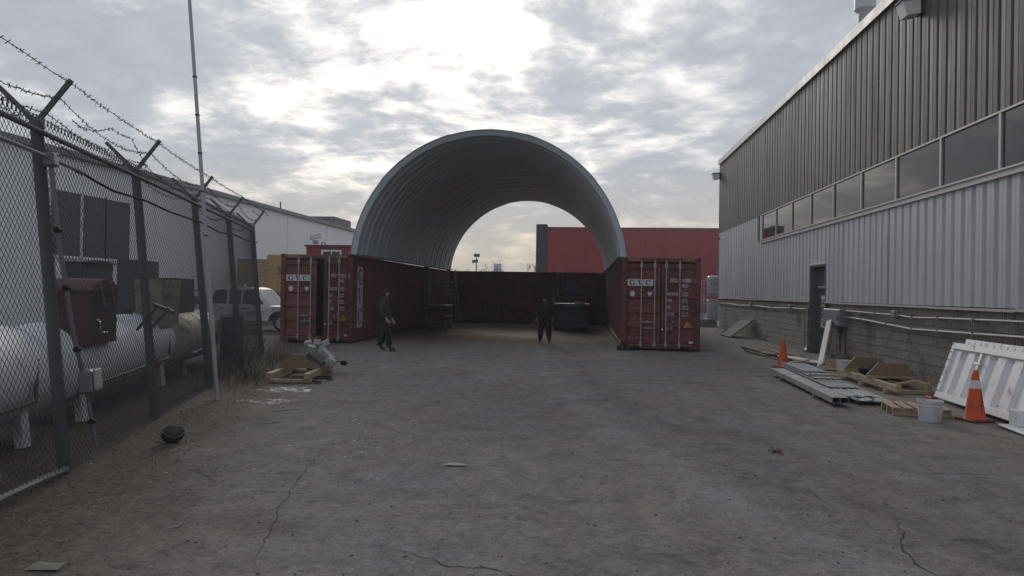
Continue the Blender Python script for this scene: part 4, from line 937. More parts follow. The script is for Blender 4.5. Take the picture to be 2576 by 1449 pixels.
mb = MB(); mb.lathe([(.21, 0), (.21, 2.3)], 24); mb.build('flue', galv_dull, o, True); mb = MB(); mb.lathe([(.21, 2.2), (.33, 2.32), (.33, 2.72), (.30, 2.74), (.29, 2.66), (0, 2.64)], 28); mb.build('cap', M('vent_cap', (.50, .51, .52), .5, .3), o, True)

# ------------------------------------------------------------------ clutter along the workshop wall
cone_grey = M('cone_band', (.62, .62, .64), .4)
def cone(label, x, y, band, h=.73, rz=0.0, tilt=0.0):
    o = thing('traffic_cone', label, 'traffic cone', (x, y, -.003), rz, 'orange traffic cones', (tilt, 0, rz))
    mb = MB(); mb.bbox(-.19, .19, -.19, .19, 0, .035, .012); mb.build('base', M('cone_base', (.16, .035, .02), .7, 0, .2, 6, 0, 30, ((.05, .03, .03), .4, 8)), o)
    rf = lambda z: .145 - (.145 - .035) * (z - .03) / (h - .03)
    mb = MB(); zs = [.036, .05, .2, .35, .5, .62, h - .01, h]; mb.lathe([(rf(z) + (.008 if z < .05 else 0) - (.008 if z == h else 0), z) for z in zs], 28); mb.build('body', orange, o, True)
    if band:
        mb = MB(); mb.lathe([(rf(z) + .003, z) for z in (.475, .48, .59, .595)], 28, cap=False); mb.build('reflective_band', cone_grey, o, True)
        r_ = random.Random(4); mb = MB()
        for k in range(14):      # marker scrawl on the side facing the yard
            a0 = R(-95) + r_.uniform(-.05, .35); z = .18 + .26 * k / 14; a1 = a0 + r_.uniform(.12, .3)
            mb.tube([((rf(z) + .002) * math.cos(a0), (rf(z) + .002) * math.sin(a0), z), ((rf(z) + .003) * math.cos((a0 + a1) / 2), (rf(z) + .003) * math.sin((a0 + a1) / 2), z + .012), ((rf(z) + .002) * math.cos(a1), (rf(z) + .002) * math.sin(a1), z + r_.uniform(-.02, .02))], .004, 4)
        mb.build('marker_scrawl', black, o)
    return o
cone('orange cone with one white band by the white panel', 5.72, 11.75, True, .74, .3)
cone('plain orange cone near the scattered boards', 4.93, 19.4, False, .70, .5)
pail_mat = M('pail_white', (.62, .63, .66), .45, 0, .05, 4, 0, 30, ((.28, .26, .24), .2, 7))
def pail(label, x, y, r, h, rz=0):
    o = thing('pail', label, 'bucket', (x, y, -.004), rz, 'white plastic pails')
    mb = MB(); mb.lathe([(r * .86, 0), (r * .88, .006), (r * .97, h * .72), (r * 1.03, h * .73), (r * 1.03, h * .76), (r * .98, h * .77), (r * .99, h * .90), (r * 1.05, h * .91), (r * 1.05, h), (r * .99, h), (r * .96, h * .93), (r * .84, .02), (0, .02)], 36); mb.build('body', pail_mat, o, True)
    mb = MB(); mb.tube([(-r * 1.04, 0, h * .82)] + [(-r * 1.08 * math.cos(a), -r * .5 * math.sin(a) - .02, h * .82 - h * .45 * math.sin(a)) for a in [math.pi * i / 12 for i in range(1, 6)]], .005, 5) if False else None
    pts = [(-r * 1.06 + .0 * k, -.01, h * .8) for k in range(1)]
    mb = MB(); mb.tube([(-r * 1.05, 0, h * .80), (-r * 1.12, -.02, h * .6), (-r * 1.18, -.03, h * .40), (-r * 1.2, -.05, h * .3), (-r * 1.02, -.07, h * .34)], .005, 5); mb.build('handle', galv_dull, o, True)
    return o
pail('white plastic pail in front of the small pallet', 5.03, 11.6, .168, .30, .3)
pail('white plastic pail against the block wall below the enclosure', 6.08, 18.5, .155, .30)
# small pallet
o = thing('small_pallet', 'small slatted wood pallet beside the white pail', 'pallet', (4.67, 12.0, 0), R(-8))
for y in (.02, .38, .70): mb = MB(); mb.bbox(0, .80, y, y + .045, 0, .105, .004); mb.build('runner', wood, o)
for k in range(5): mb = MB(); mb.bbox(.0 + k * .172, .115 + k * .172, -.02, .78, .107, .128, .003); mb.build('slat', wood_y, o)
# galvanised decking and box channels
dk = thing('steel_channel', 'pair of long galvanised box channels strapped together at the yard side of the decking', 'steel channel', (4.02, 12.75, .06), R(-2.2))
for k in (0, 1):
    a = k * .13; mb = MB(); w_, h_, t_, ln = .125, .095, .004, 4.85
    for bx4 in ((a, a + w_, 0, t_), (a, a + w_, h_ - t_, h_)): mb.box(bx4[0], bx4[1], 0, ln, bx4[2], bx4[3])
    for xx in (a, a + w_ - t_): mb.box(xx, xx + t_, 0, ln, t_, h_ - t_)
    mb.build('channel', galv_dull, dk)
for y in (1.35, 3.5): mb = MB(); mb.box(-.004, .259, y, y + .02, -.003, .0985); mb.build('strap', steel_dark, dk)
for y in (1.1, 3.8): mb = MB(); mb.bbox(-.02, .30, y, y + .09, -.062, -.004, .005); mb.build('bearer', wood_old, dk)
def deck_sheet(mb, x0, w_, y0, y1, z, n=5, hh=.022, bend=0.0):
    pr = []; q = w_ / n
    for i in range(n): a = x0 + i * q; pr += [(a, z), (a + q * .05, z + hh), (a + q * .12, z + hh), (a + q * .17, z)]
    pr.append((x0 + w_, z)); N = len(pr); rows = 6; vs = []
    for j in range(rows + 1):
        y = y0 + (y1 - y0) * j / rows
        for i, (x, zz) in enumerate(pr): vs.append((x, y, zz + (bend * math.sin(i * .9) * max(0, 1 - j / 1.5) if bend else 0)))
    f = [(j * N + i, j * N + i + 1, (j + 1) * N + i + 1, (j + 1) * N + i) for j in range(rows) for i in range(N - 1)]
    mb.add(vs, f); mb.add([(a, b, c - .002) for a, b, c in vs], [t[::-1] for t in f]); return mb
sheet_mat = M('decking_sheet', (.36, .37, .385), .62, .15, .10, 2, 0, 30, ((.25, .24, .22), .2, 3))
ds = thing('decking_sheets', 'stack of galvanised ribbed decking sheets fanned out beside the box channels', 'metal sheets', (4.36, 13.05, 0), R(-2.5))
for x0, w_, y0, y1, z, bend in ((.14, .60, .0, 4.6, .076, .020), (.0, .60, .35, 5.1, .104, .012), (.05, .56, 1.35, 5.4, .136, 0), (.09, .54, 2.55, 5.5, .166, 0), (.12, .52, 3.6, 5.6, .196, 0)):
    mb = MB(); deck_sheet(mb, x0, w_, y0, y1, z, 5, .014, bend)
    mb.box(x0, x0 + w_, y0 + .002, y0 + .006, z - .012, z - .001)
    mb.build('sheet', sheet_mat, ds)
for y in (.9, 4.2): mb = MB(); mb.bbox(-.02, .76, y, y + .09, 0, .072, .005); mb.build('bearer', wood_old, ds)
mb = MB(); mb.beam((4.40, 15.4, .245), (5.10, 15.35, .235), .09, .045, b=.004); mb.build('timber_batten', wood, None, label='short timber batten laid across the decking sheets', cat='timber')
# timber cradle skids
def cradle_board(wd, h, ch, th=.04):
    return [(0, 0), (wd, 0), (wd, h * .22), (wd - ch, h), (ch, h), (0, h * .22)]
ck = thing('timber_cradle', 'long timber skid with two sloping sided boards on top, along the block wall', 'timber skid', (5.62, 14.35, 0))
for x, y0, y1 in ((0, 0, 3.1), (.72, .45, 3.4)): mb = MB(); mb.bbox(x, x + .11, y0, y1, .07, .19, .006); mb.build('runner', wood_y, ck)
for y in (.35, 1.6, 2.75): mb = MB(); mb.bbox(-.06, .95, y, y + .09, 0, .068, .005); mb.build('bearer', wood, ck)
for y in (1.25, 2.55):
    mb = MB(); mb.prism([(p[0] - .05, p[1] + .192) for p in cradle_board(.95, .30, .22)], y, y + .045, 'Y'); mb.build('cradle_board', plywood, ck)
    mb = MB(); mb.bbox(-.05, .90, y - .05, y - .002, .192, .245, .004); mb.build('cleat', wood, ck)
mb = MB(); mb.beam((.15, .65, .12), (.62, .62, .22), .09, .04, b=.004); mb.build('scrap_board', wood, ck)
# black bag on the skid
def lump(label, name, cat, loc, size, mat, seed, amp=.25):
    r = random.Random(seed); mb = MB(); n, m_ = 12, 20; vs = []
    ph = [r.uniform(0, 6.28) for _ in range(8)]
    for i in range(n + 1):
        a = math.pi * i / n
        for j in range(m_):
            b = 2 * math.pi * j / m_
            k = 1 + amp * (math.sin(3 * b + ph[0] + 2 * a) * .4 + math.sin(5 * a + ph[1] + b) * .35 + math.sin(7 * b + ph[2] - 3 * a) * .25 + r.uniform(-.15, .15)) * math.sin(a)
            vs.append((size[0] * k * math.sin(a) * math.cos(b), size[1] * k * math.sin(a) * math.sin(b), max(0, size[2] * (1 + k * math.cos(a)))))
    mb.add(vs, [(i * m_ + j, i * m_ + (j + 1) % m_, (i + 1) * m_ + (j + 1) % m_, (i + 1) * m_ + j) for i in range(n) for j in range(m_)])
    return mb.build(name, mat, None, True, loc=loc, label=label, cat=cat)
lump('crumpled black bag slumped between the two cradle boards', 'black_bag', 'bag', (6.08, 16.25, .10), (.36, .42, .17), M('bag_black', (.010, .010, .011), .9, spec=.15), 3, .35)
lump('small grey rag bundle at the foot of the wall by the door', 'rag_bundle', 'rag', (6.85, 21.3, 0), (.28, .35, .13), M('rag_grey', (.11, .11, .115), .8), 9, .3)
# white framed corrugated panels leaning on the wall
def lean_panel(label, base, ang, yaw, ln, h, backplain=False):
    o = thing('white_barrier', label, 'barrier', base, 0); o.rotation_mode = 'QUATERNION'
    # local: x along the bottom edge (towards the camera, -y), y up the slope, z towards the yard
    mx = Matrix.Rotation(R(-90) + yaw, 4, 'Z') @ Matrix.Rotation(ang, 4, 'X'); o.rotation_quaternion = mx.to_quaternion()
    if backplain:
        mb = MB(); mb.bbox(0, ln, 0, h, 0, .06, .006); mb.build('sheet', white_paint, o)
        for k in range(int(ln / .22)): mb = MB(); mb.box(.15 + k * .22, .165 + k * .22, h - .10, h - .04, .0605, .062); mb.build('slot', steel_dark, o)
        return o
    fw = .11
    for a in ((0, ln, 0, fw), (0, ln, h - fw, h)): mb = MB(); mb.bbox(a[0], a[1], a[2], a[3], 0, .10, .008); mb.build('frame_rail', white_paint, o)
    for a in ((0, fw), (ln - fw, ln)): mb = MB(); mb.bbox(a[0], a[1], fw + .002, h - fw - .002, 0, .10, .008); mb.build('frame_stile', white_paint, o)
    mb = MB(); pr = []; n = int((ln - 2 * fw) / .46); q = (ln - 2 * fw) / n
    for i in range(n): a = fw + i * q; pr += [(a, .06), (a + q * .50, .06), (a + q * .58, .01), (a + q * .92, .01)]
    pr.append((ln - fw, .055)); N = len(pr); mb.add([(x, fw, z) for x, z in pr] + [(x, h - fw, z) for x, z in pr], [(i, i + 1, N + i + 1, N + i) for i in range(N - 1)])
    mb.box(fw, ln - fw, fw, h - fw, .004, .008); mb.build('corrugated_sheet', white_paint, o)
    r_ = random.Random(2)
    mb = MB()
    for i in range(N - 1):
        for yy in (fw + .05, h - fw - .05):
            if r_.random() < .35: x = (pr[i][0] + pr[i + 1][0]) / 2; z = max(pr[i][1], pr[i + 1][1]); mb.box(x - .012, x + .012, yy - .008, yy + .008, z + .001, z + .008)
    for k in range(7): mb.box(.03, .07, .12 + k * .14, .14 + k * .14, .1005, .106)
    mb.build('rivets', steel_dark, o, kind='stuff')
    mb = MB(); mb.box(1.10, 1.16, h - .42, h - .12, .075, .10); mb.box(1.02, 1.22, h - .30, h - .27, .1, .115); mb.box(1.04, 1.18, h - .43, h - .40, .075, .1); mb.build('latch', galv, o)
    return o
lean_panel('white framed corrugated panel leaning on the block wall behind the banded cone', (6.2, 13.95, .035), R(72), R(-2.5), 4.2, 1.0)
lean_panel('plain white slotted panel at the very back, behind the corrugated one', (6.42, 14.02, .02), R(74), R(-2.5), 4.4, 1.08, True)
mb = MB(); mb.bbox(-.06, .06, -.12, .12, 0, .09, .01); mb.build('red_chock', M('chock_red', (.26, .03, .025), .6), None, loc=(6.0, 13.8, -.005), label='small red chock under the near corner of the corrugated panel', cat='chock')
o = thing('white_slab', 'white metal tray lying at the right edge of the picture', 'tray', (5.66, 9.9, 0), R(-5))
mb = MB(); mb.bbox(0, .75, 0, 1.35, .02, .045, .006); mb.build('sheet', white_paint, o); mb = MB(); mb.bbox(.14, .75, 1.1, 1.345, .046, .26, .006); mb.build('upstand', white_paint, o); mb = MB(); mb.box(.04, .7, .05, 1.3, 0, .019); mb.build('backing', steel_dark, o)
# boards scattered by the door
def board(name, label, p0, p1, wd, th, mat, cat='board', up=(0, 0, 1)):
    mb = MB(); mb.beam(p0, p1, wd, th, up, .004); return mb.build(name, mat, None, label=label, cat=cat)
board('loose_board', 'long grey weathered plank pointing away towards the far corner', (5.35, 26.3, .06), (5.75, 20.9, .06), .20, .04, wood_old)
board('loose_board', 'second weathered plank lying closest to the block wall', (5.85, 25.6, .035), (6.25, 20.6, .035), .16, .05, wood_old)
board('loose_board', 'narrow dark plank under the grey weathered one', (5.2, 25.0, .02), (5.45, 20.5, .02), .14, .036, M('dark_plank', (.12, .10, .085), .85, 0, .25, 3))
board('loose_board', 'short tan offcut lying across the weathered planks', (5.25, 22.9, .125), (5.85, 22.2, .10), .26, .02, wood)
board('loose_board', 'second tan offcut overlapping the first', (5.55, 22.6, .145), (6.05, 21.9, .125), .20, .02, plywood)
board('white_board', 'long white board lying behind the plain cone', (5.55, 22.0, .10), (6.3, 19.55, .07), .30, .025, white_paint)
board('loose_board', 'grey brown square of plywood propped beside the plain cone', (5.28, 20.2, .07), (5.75, 20.0, .16), .55, .018, wood_old)
board('loose_board', 'long brown board in front of the cardboard', (5.45, 19.9, .03), (6.1, 18.75, .03), .20, .03, plywood)
o = thing('cardboard_box', 'flattened torn cardboard box below the leaning white plank', 'cardboard', (6.05, 19.15, 0), R(-20))
mb = MB(); mb.obox((.1, .1, .14), (.5, .02, .28), (R(-35), 0, 0)); mb.build('side', cardboard, o); mb = MB(); mb.obox((-.05, -.12, .05), (.55, .3, .012), (R(14), R(6), .1)); mb.build('flap', cardboard, o); mb = MB(); mb.obox((.42, .2, .16), (.02, .34, .32), (0, R(8), 0)); mb.build('end', cardboard, o)
board('leaning_plank', 'pale plank leaning upright against the door frame', (5.92, 19.75, .02), (6.95, 22.35, 1.16), .27, .035, M('pale_plank', (.42, .415, .42), .7, 0, .1, 3), 'plank', (-1, 0, .6))
board('leaning_plank', 'second narrower plank behind the pale one, yellow tape on it', (6.15, 19.95, .02), (7.03, 22.2, 1.06), .10, .05, M('grey_plank', (.26, .26, .27), .7, 0, .15, 3), 'plank', (-1, 0, .6))
mb = MB()
for k in (.36, .46): mb.obox((6.15 + .88 * k - .06, 19.95 + 2.25 * k - .05, 1.04 * k + .05), (.12, .06, .09), (.2, .3, .8))
mb.build('yellow_tape', M('tape_yellow', (.48, .40, .05), .6), None, label='two wraps of yellow tape on the narrow leaning plank', cat='tape')
# framed grate leaning near the far corner
o = thing('framed_grate', 'grey framed grate leaning against the wall near the far corner', 'grate', (5.98, 34.2, 0)); o.rotation_mode = 'QUATERNION'; o.rotation_quaternion = (Matrix.Rotation(R(-86), 4, 'Z') @ Matrix.Rotation(R(38), 4, 'X')).to_quaternion()
for a in ((0, 1.9, 0, .06), (0, 1.9, 1.16, 1.22), (0, .06, .062, 1.158), (1.84, 1.9, .062, 1.158)): mb = MB(); mb.bbox(a[0], a[1], a[2], a[3], 0, .06, .006); mb.build('frame', M('grate_frame', (.20, .195, .18), .85), o)
mb = MB(); mb.box(.06, 1.84, .06, 1.16, .015, .03); mb.build('infill', M('grate_infill', (.13, .13, .12), .8, 0, .2, 3, ribs=('X', 9.0, .5)), o)
# rack of wrapped drums beyond the corner
wrap_mat = M('shrink_wrap', (.44, .48, .54), .22, 0, .15, 3, .4, 9)
for i, (x, z0, lab) in enumerate(((7.35, .42, 'shrink wrapped grey drum on the lower rack beyond the workshop corner'), (7.35, 1.78, 'shrink wrapped grey drum on top of the rack beyond the workshop corner'))):
    o = thing('drum', lab, 'drum', (x, 44.2, z0)); mb = MB(); pr = [(.33, 0)]
    for k in range(5): pr += [(.37, .03 + k * .2), (.38, .10 + k * .2), (.36, .19 + k * .2)]
    pr += [(.30, 1.05), (.2, 1.07), (0, 1.07)]; mb.lathe(pr, 24); mb.build('wrapped_body', wrap_mat, o, True); mb = MB(); mb.box(-.04, .12, -.385, -.378, .6, .7); mb.build('sticker', warn_mat, o)
o = thing('storage_rack', 'galvanised storage rack holding two wrapped drums at the corner', 'rack', (6.75, 43.7, 0))
for x in (0, 1.2):
    for y in (0, 1.0): mb = MB(); mb.beam((x, y, 0), (x, y, 2.6), .05, .05, up=(0, 1, 0)); mb.build('upright', galv_dull, o)
for z in (.36, 1.70, 2.58):
    for y in (0, 1.0): mb = MB(); mb.beam((0, y, z), (1.2, y, z), .04, .06); mb.build('beam', galv, o)
for z in (.37, 1.73): mb = MB(); mb.box(.02, 1.18, .02, .98, z, z + .03); mb.build('shelf', galv_dull, o)
o = thing('handrail', 'low galvanised pipe rail past the far corner of the workshop', 'rail', (6.35, 41.9, 0))
for z in (1.28, 1.5): mb = MB(); mb.tube([(0, 0, z), (.9, .0, z)], .025, 8); mb.build('rail', galv, o, True)
for x in (.05, .8): mb = MB(); mb.tube([(x, 0, 0), (x, 0, 1.5)], .022, 8); mb.build('post', galv_dull, o, True)
mb = MB(); mb.bbox(0, .9, 0, .35, 0, .42, .02); mb.build('low_curb', block_mat, None, loc=(6.3, 42.3, 0), label='low concrete curb below the pipe rail at the corner', cat='curb')

# ------------------------------------------------------------------ machines inside the shelter
def rails(o, x0, x1, y0, y1, z0, z1, mat, r=.02):
    for x in (x0, x1):
        for y in (y0, y1): mb = MB(); mb.tube([(x, y, z0), (x, y, z1)], r, 6); mb.build('rail_post', mat, o, True)
    for z in ((z0 + z1) / 2, z1):
        mb = MB(); mb.tube([(x0, y0, z), (x1, y0, z), (x1, y1, z), (x0, y1, z), (x0, y0, z)], r, 6); mb.build('guard_rail', mat, o, True)
def scissor(o, x0, x1, y0, y1, z0, z1, mat):
    n = 3
    for k in range(n):
        za = z0 + (z1 - z0) * k / n; zb = z0 + (z1 - z0) * (k + 1) / n
        for x in (x0, x1):
            for a, b in ((y0, y1), (y1, y0)): mb = MB(); mb.beam((x, a, za), (x, b, zb), .05, .07, up=(1, 0, 0)); mb.build('scissor_arm', mat, o)
lift_red = M('lift_red', (.13, .022, .02), .55, 0, .15, 2); rail_grey = M('rail_grey', (.24, .24, .24), .6, .2, .2, 4)
sl = thing('scissor_lift', 'small red scissor lift parked against the left container wall', 'scissor lift', (-7.28, 34.3, 0))
mb = MB(); mb.bbox(.1, 1.0, 0, 1.8, .16, .62, .03); mb.build('chassis', lift_red, sl)
mb = MB(); mb.bbox(.06, 1.06, -.05, 1.85, .98, 1.10, .02); mb.build('platform', lift_red, sl)
scissor(sl, .25, .85, .15, 1.65, .62, .98, lift_red); rails(sl, .08, 1.04, -.02, 1.82, 1.10, 2.16, rail_grey)
mb = MB(); mb.box(.12, .98, -.055, -.051, .64, .97); mb.build('kick_plate', M('lift_dark_red', (.07, .015, .015), .6), sl)
mb = MB(); mb.bbox(.3, .36, .02, .06, 1.1, 2.5, .008); mb.build('mast_rod', rail_grey, sl)
for x in (.02, .92):
    for y in (.3, 1.45):
        mb = MB(); mb.lathe([(.1, 0), (.19, .01), (.2, .03), (.2, .13), (.19, .15), (.1, .16)], 22, (x, y, .2), 'X'); wl = mb.build('wheel', M('tyre_grey', (.20, .20, .19), .8), sl, True)
lift_blue = M('lift_blue', (.020, .035, .085), .5, 0, .15, 2); blue_lt = M('lift_blue_light', (.03, .06, .12), .5)
bl = thing('boom_lift', 'dark blue rough terrain lift with high guard rails, parked by the right wall', 'lift', (-1.40, 36.2, 0))
mb = MB(); mb.bbox(.18, 1.50, 0, 3.0, .35, 1.02, .05); ch = mb.build('chassis', lift_blue, bl)
for k in range(4): mb = MB(); mb.bbox(.45, 1.22, -.03, -.002, .50 + k * .11, .56 + k * .11, .006); mb.build('grille_bar', blue_lt, ch)
mb = MB(); mb.bbox(.02, 1.68, -.12, .10, .10, .40, .04); mb.build('bumper', lift_blue, bl)
mb = MB(); mb.bbox(.0, 1.72, -.1, 3.1, 1.06, 1.24, .02); dk2 = mb.build('deck', lift_blue, bl); mb = MB(); mb.box(.42, 1.12, -.108, -.102, 1.13, 1.19); mb.build('name_plate', M('plate_pale', (.20, .22, .27), .6), dk2)
rails(bl, .12, 1.58, -.02, 3.0, 1.24, 2.16, lift_blue, .024); rails(bl, -.06, 1.80, .3, 2.2, 1.26, 1.80, rail_grey, .015)
mb = MB(); mb.bbox(.46, 1.14, -.06, -.02, 1.70, 2.12, .01); mb.build('front_panel', blue_lt, bl)
mb = MB(); mb.bbox(.10, .28, -.06, .1, 1.30, 2.20, .02); mb.bbox(1.50, 1.72, -.05, .1, 1.40, 1.95, .02); mb.build('control_column', lift_blue, bl)
mb = MB(); mb.bbox(1.02, 1.30, .0, .3, 1.245, 1.36, .01); mb.obox((1.37, .1, 1.27), (.2, .08, .05), (0, .2, .1)); mb.build('tan_carton', M('carton_tan', (.34, .30, .22), .7), bl)
mb = MB(); mb.bbox(.0, .1, -.15, -.05, 1.28, 1.42, .01); mb.bbox(-.05, .12, -.14, -.02, 1.16, 1.2, .008); mb.build('work_lamp', galv_dull, bl)
for x in (.0, 1.42):
    for y in (.45, 2.5):
        mb = MB(); mb.lathe([(.2, 0), (.40, .02), (.42, .06), (.42, .22), (.40, .26), (.2, .28)], 24, (x, y, .42), 'X'); mb.build('wheel', rubber, bl, True)
# extension ladder in the rear corner
ld = thing('extension_ladder', 'aluminium extension ladder leaning in the rear left corner of the shelter', 'ladder', (-6.92, 41.5, 0))
ald = M('ladder_dull', (.20, .195, .185), .6, .2)
top = Vector((-.46, .82, 2.93)); base_ = Vector((0, 0, 0)); sx_ = Vector((.20, .12, 0))
for sg in (-1, 1):
    mb = MB(); mb.beam(base_ + sx_ * sg, top + sx_ * sg * .9, .03, .08, up=(1, 1, 0)); mb.build('stile', ald, ld)
for k in range(10): p = base_.lerp(top, (k + .7) / 10.6); mb = MB(); mb.tube([p - sx_, p + sx_], .017, 6); mb.build('rung', ald, ld, True)
for sg in (-1, 1): mb = MB(); mb.beam(Vector((-.22, -.1, 0)) + sx_ * sg, top + Vector((-.02, -.05, -.1)) + sx_ * sg * .9, .025, .06, up=(1, 1, 0)); mb.build('fly_stile', ald, ld)

# ------------------------------------------------------------------ people
def skin_mesh(chains, sub=2):
    """grow one smooth surface from joint chains: list of (name->(pos, radius)) and edges"""
    pts, edges, root = chains
    me = bpy.data.meshes.new('sk'); names = list(pts); ix = {k: i for i, k in enumerate(names)}
    me.from_pydata([pts[k][0] for k in names], [(ix[a], ix[b]) for a, b in edges], [])
    o = bpy.data.objects.new('sk', me); col.objects.link(o)
    o.modifiers.new('s', 'SKIN'); sv = me.skin_vertices[0].data
    for k in names:
        r = pts[k][1]; sv[ix[k]].radius = r if isinstance(r, tuple) else (r, r); sv[ix[k]].use_root = (k == root)
    m = o.modifiers.new('u', 'SUBSURF'); m.levels = sub; m.render_levels = sub
    bpy.context.view_layer.update()
    out = bpy.data.meshes.new_from_object(o.evaluated_get(bpy.context.evaluated_depsgraph_get()))
    vs = [tuple(v.co) for v in out.vertices]; fs = [tuple(p.vertices) for p in out.polygons]
    bpy.data.objects.remove(o); bpy.data.meshes.remove(me); bpy.data.meshes.remove(out)
    return vs, fs
def hand_parts(mb, wrist, fdir, palm_n, sgn, curl=.5):
    """palm with five bent fingers; fdir = where the fingers point, palm_n = palm normal"""
    f = Vector(fdir).normalized(); n = Vector(palm_n).normalized(); s = f.cross(n).normalized() * sgn; wv = Vector(wrist)
    vs, fs = skin_mesh(({'a': (tuple(wv - f * .02), .026), 'b': (tuple(wv + f * .04), (.036, .022)), 'c': (tuple(wv + f * .085), (.040, .018))}, [('a', 'b'), ('b', 'c')], 'a'), 1); mb.add(vs, fs)
    for k, (off, ln) in enumerate(((.030, .068), (.010, .078), (-.011, .072), (-.030, .055))):
        b = wv + f * .08 + s * off; p1 = b + f * ln * .45 + n * ln * .1 * curl; p2 = p1 + (f * (1 - curl * .6) + n * curl).normalized() * ln * .35; p3 = p2 + (f * (1 - curl) + n * curl * 1.4).normalized() * ln * .3
        vs, fs = skin_mesh(({'a': (tuple(b - f * .02), .010), 'b': (tuple(p1), .0095), 'c': (tuple(p2), .009), 'd': (tuple(p3), .0075)}, [('a', 'b'), ('b', 'c'), ('c', 'd')], 'a'), 1); mb.add(vs, fs)
    b = wv + f * .02 + s * .028; p1 = b + (s * .7 + f * .6).normalized() * .04 + n * .01; p2 = p1 + (f * .9 + n * .5).normalized() * .035
    vs, fs = skin_mesh(({'a': (tuple(b - s * .015), .012), 'b': (tuple(p1), .011), 'c': (tuple(p2), .009)}, [('a', 'b'), ('b', 'c')], 'a'), 1); mb.add(vs, fs)
def head_geo(mb, c, fwd, up=(0, 0, 1)):
    f = Vector(fwd).normalized(); u = Vector(up); s = u.cross(f).normalized(); c = Vector(c); n, m_ = 16, 22; vs = []
    for i in range(n + 1):
        a = math.pi * i / n; z = math.cos(a)
        for j in range(m_):
            b = 2 * math.pi * j / m_; x = math.cos(b); y = math.sin(b); r = math.sin(a)
            jaw = 1 - .28 * max(0, -z) ** 1.4
            px = r * x * .098 * (jaw if x > 0 else 1 - .12 * max(0, -z)) ; py = r * y * .076 * jaw; pz = z * .118
            if x > .86 and -.35 < z < .12: px += .016 * (1 - abs(y) * 2) * (1 - (z + .05))      # nose ridge
            if x > .75 and -.02 < z < .22 and .25 < abs(y) < .6: px -= .008                     # eye sockets
            if x > .85 and -.55 < z < -.40: px += .004
            vs.append(tuple(c + f * px + s * py + u * pz))
    mb.add(vs, [(i * m_ + j, (i + 1) * m_ + j, (i + 1) * m_ + (j + 1) % m_, i * m_ + (j + 1) % m_) for i in range(n) for j in range(m_)])
    mb.obox(tuple(c + f * .104 - u * .014), (.02, .02, .032), (0, 0, math.atan2(f.y, f.x)), .006)
    for sg in (-1, 1):
        mb.cur = 1; e = c + f * .086 + s * sg * .03 + u * .012; mb.obox(tuple(e), (.010, .026, .010), (0, 0, math.atan2(f.y, f.x)), .003); mb.cur = 0
        e = c - f * .004 + s * sg * .078 - u * .005; mb.obox(tuple(e), (.035, .014, .055), (0, 0, math.atan2(f.y, f.x)), .005)
    mb.cur = 1; mb.obox(tuple(c + f * .083 - u * .058), (.008, .04, .008), (0, 0, math.atan2(f.y, f.x)), .002); mb.cur = 0
skin_m = M('skin', (.36, .20, .15), .6, 0, .08, 10); feature = M('facial_feature', (.06, .035, .03), .6)
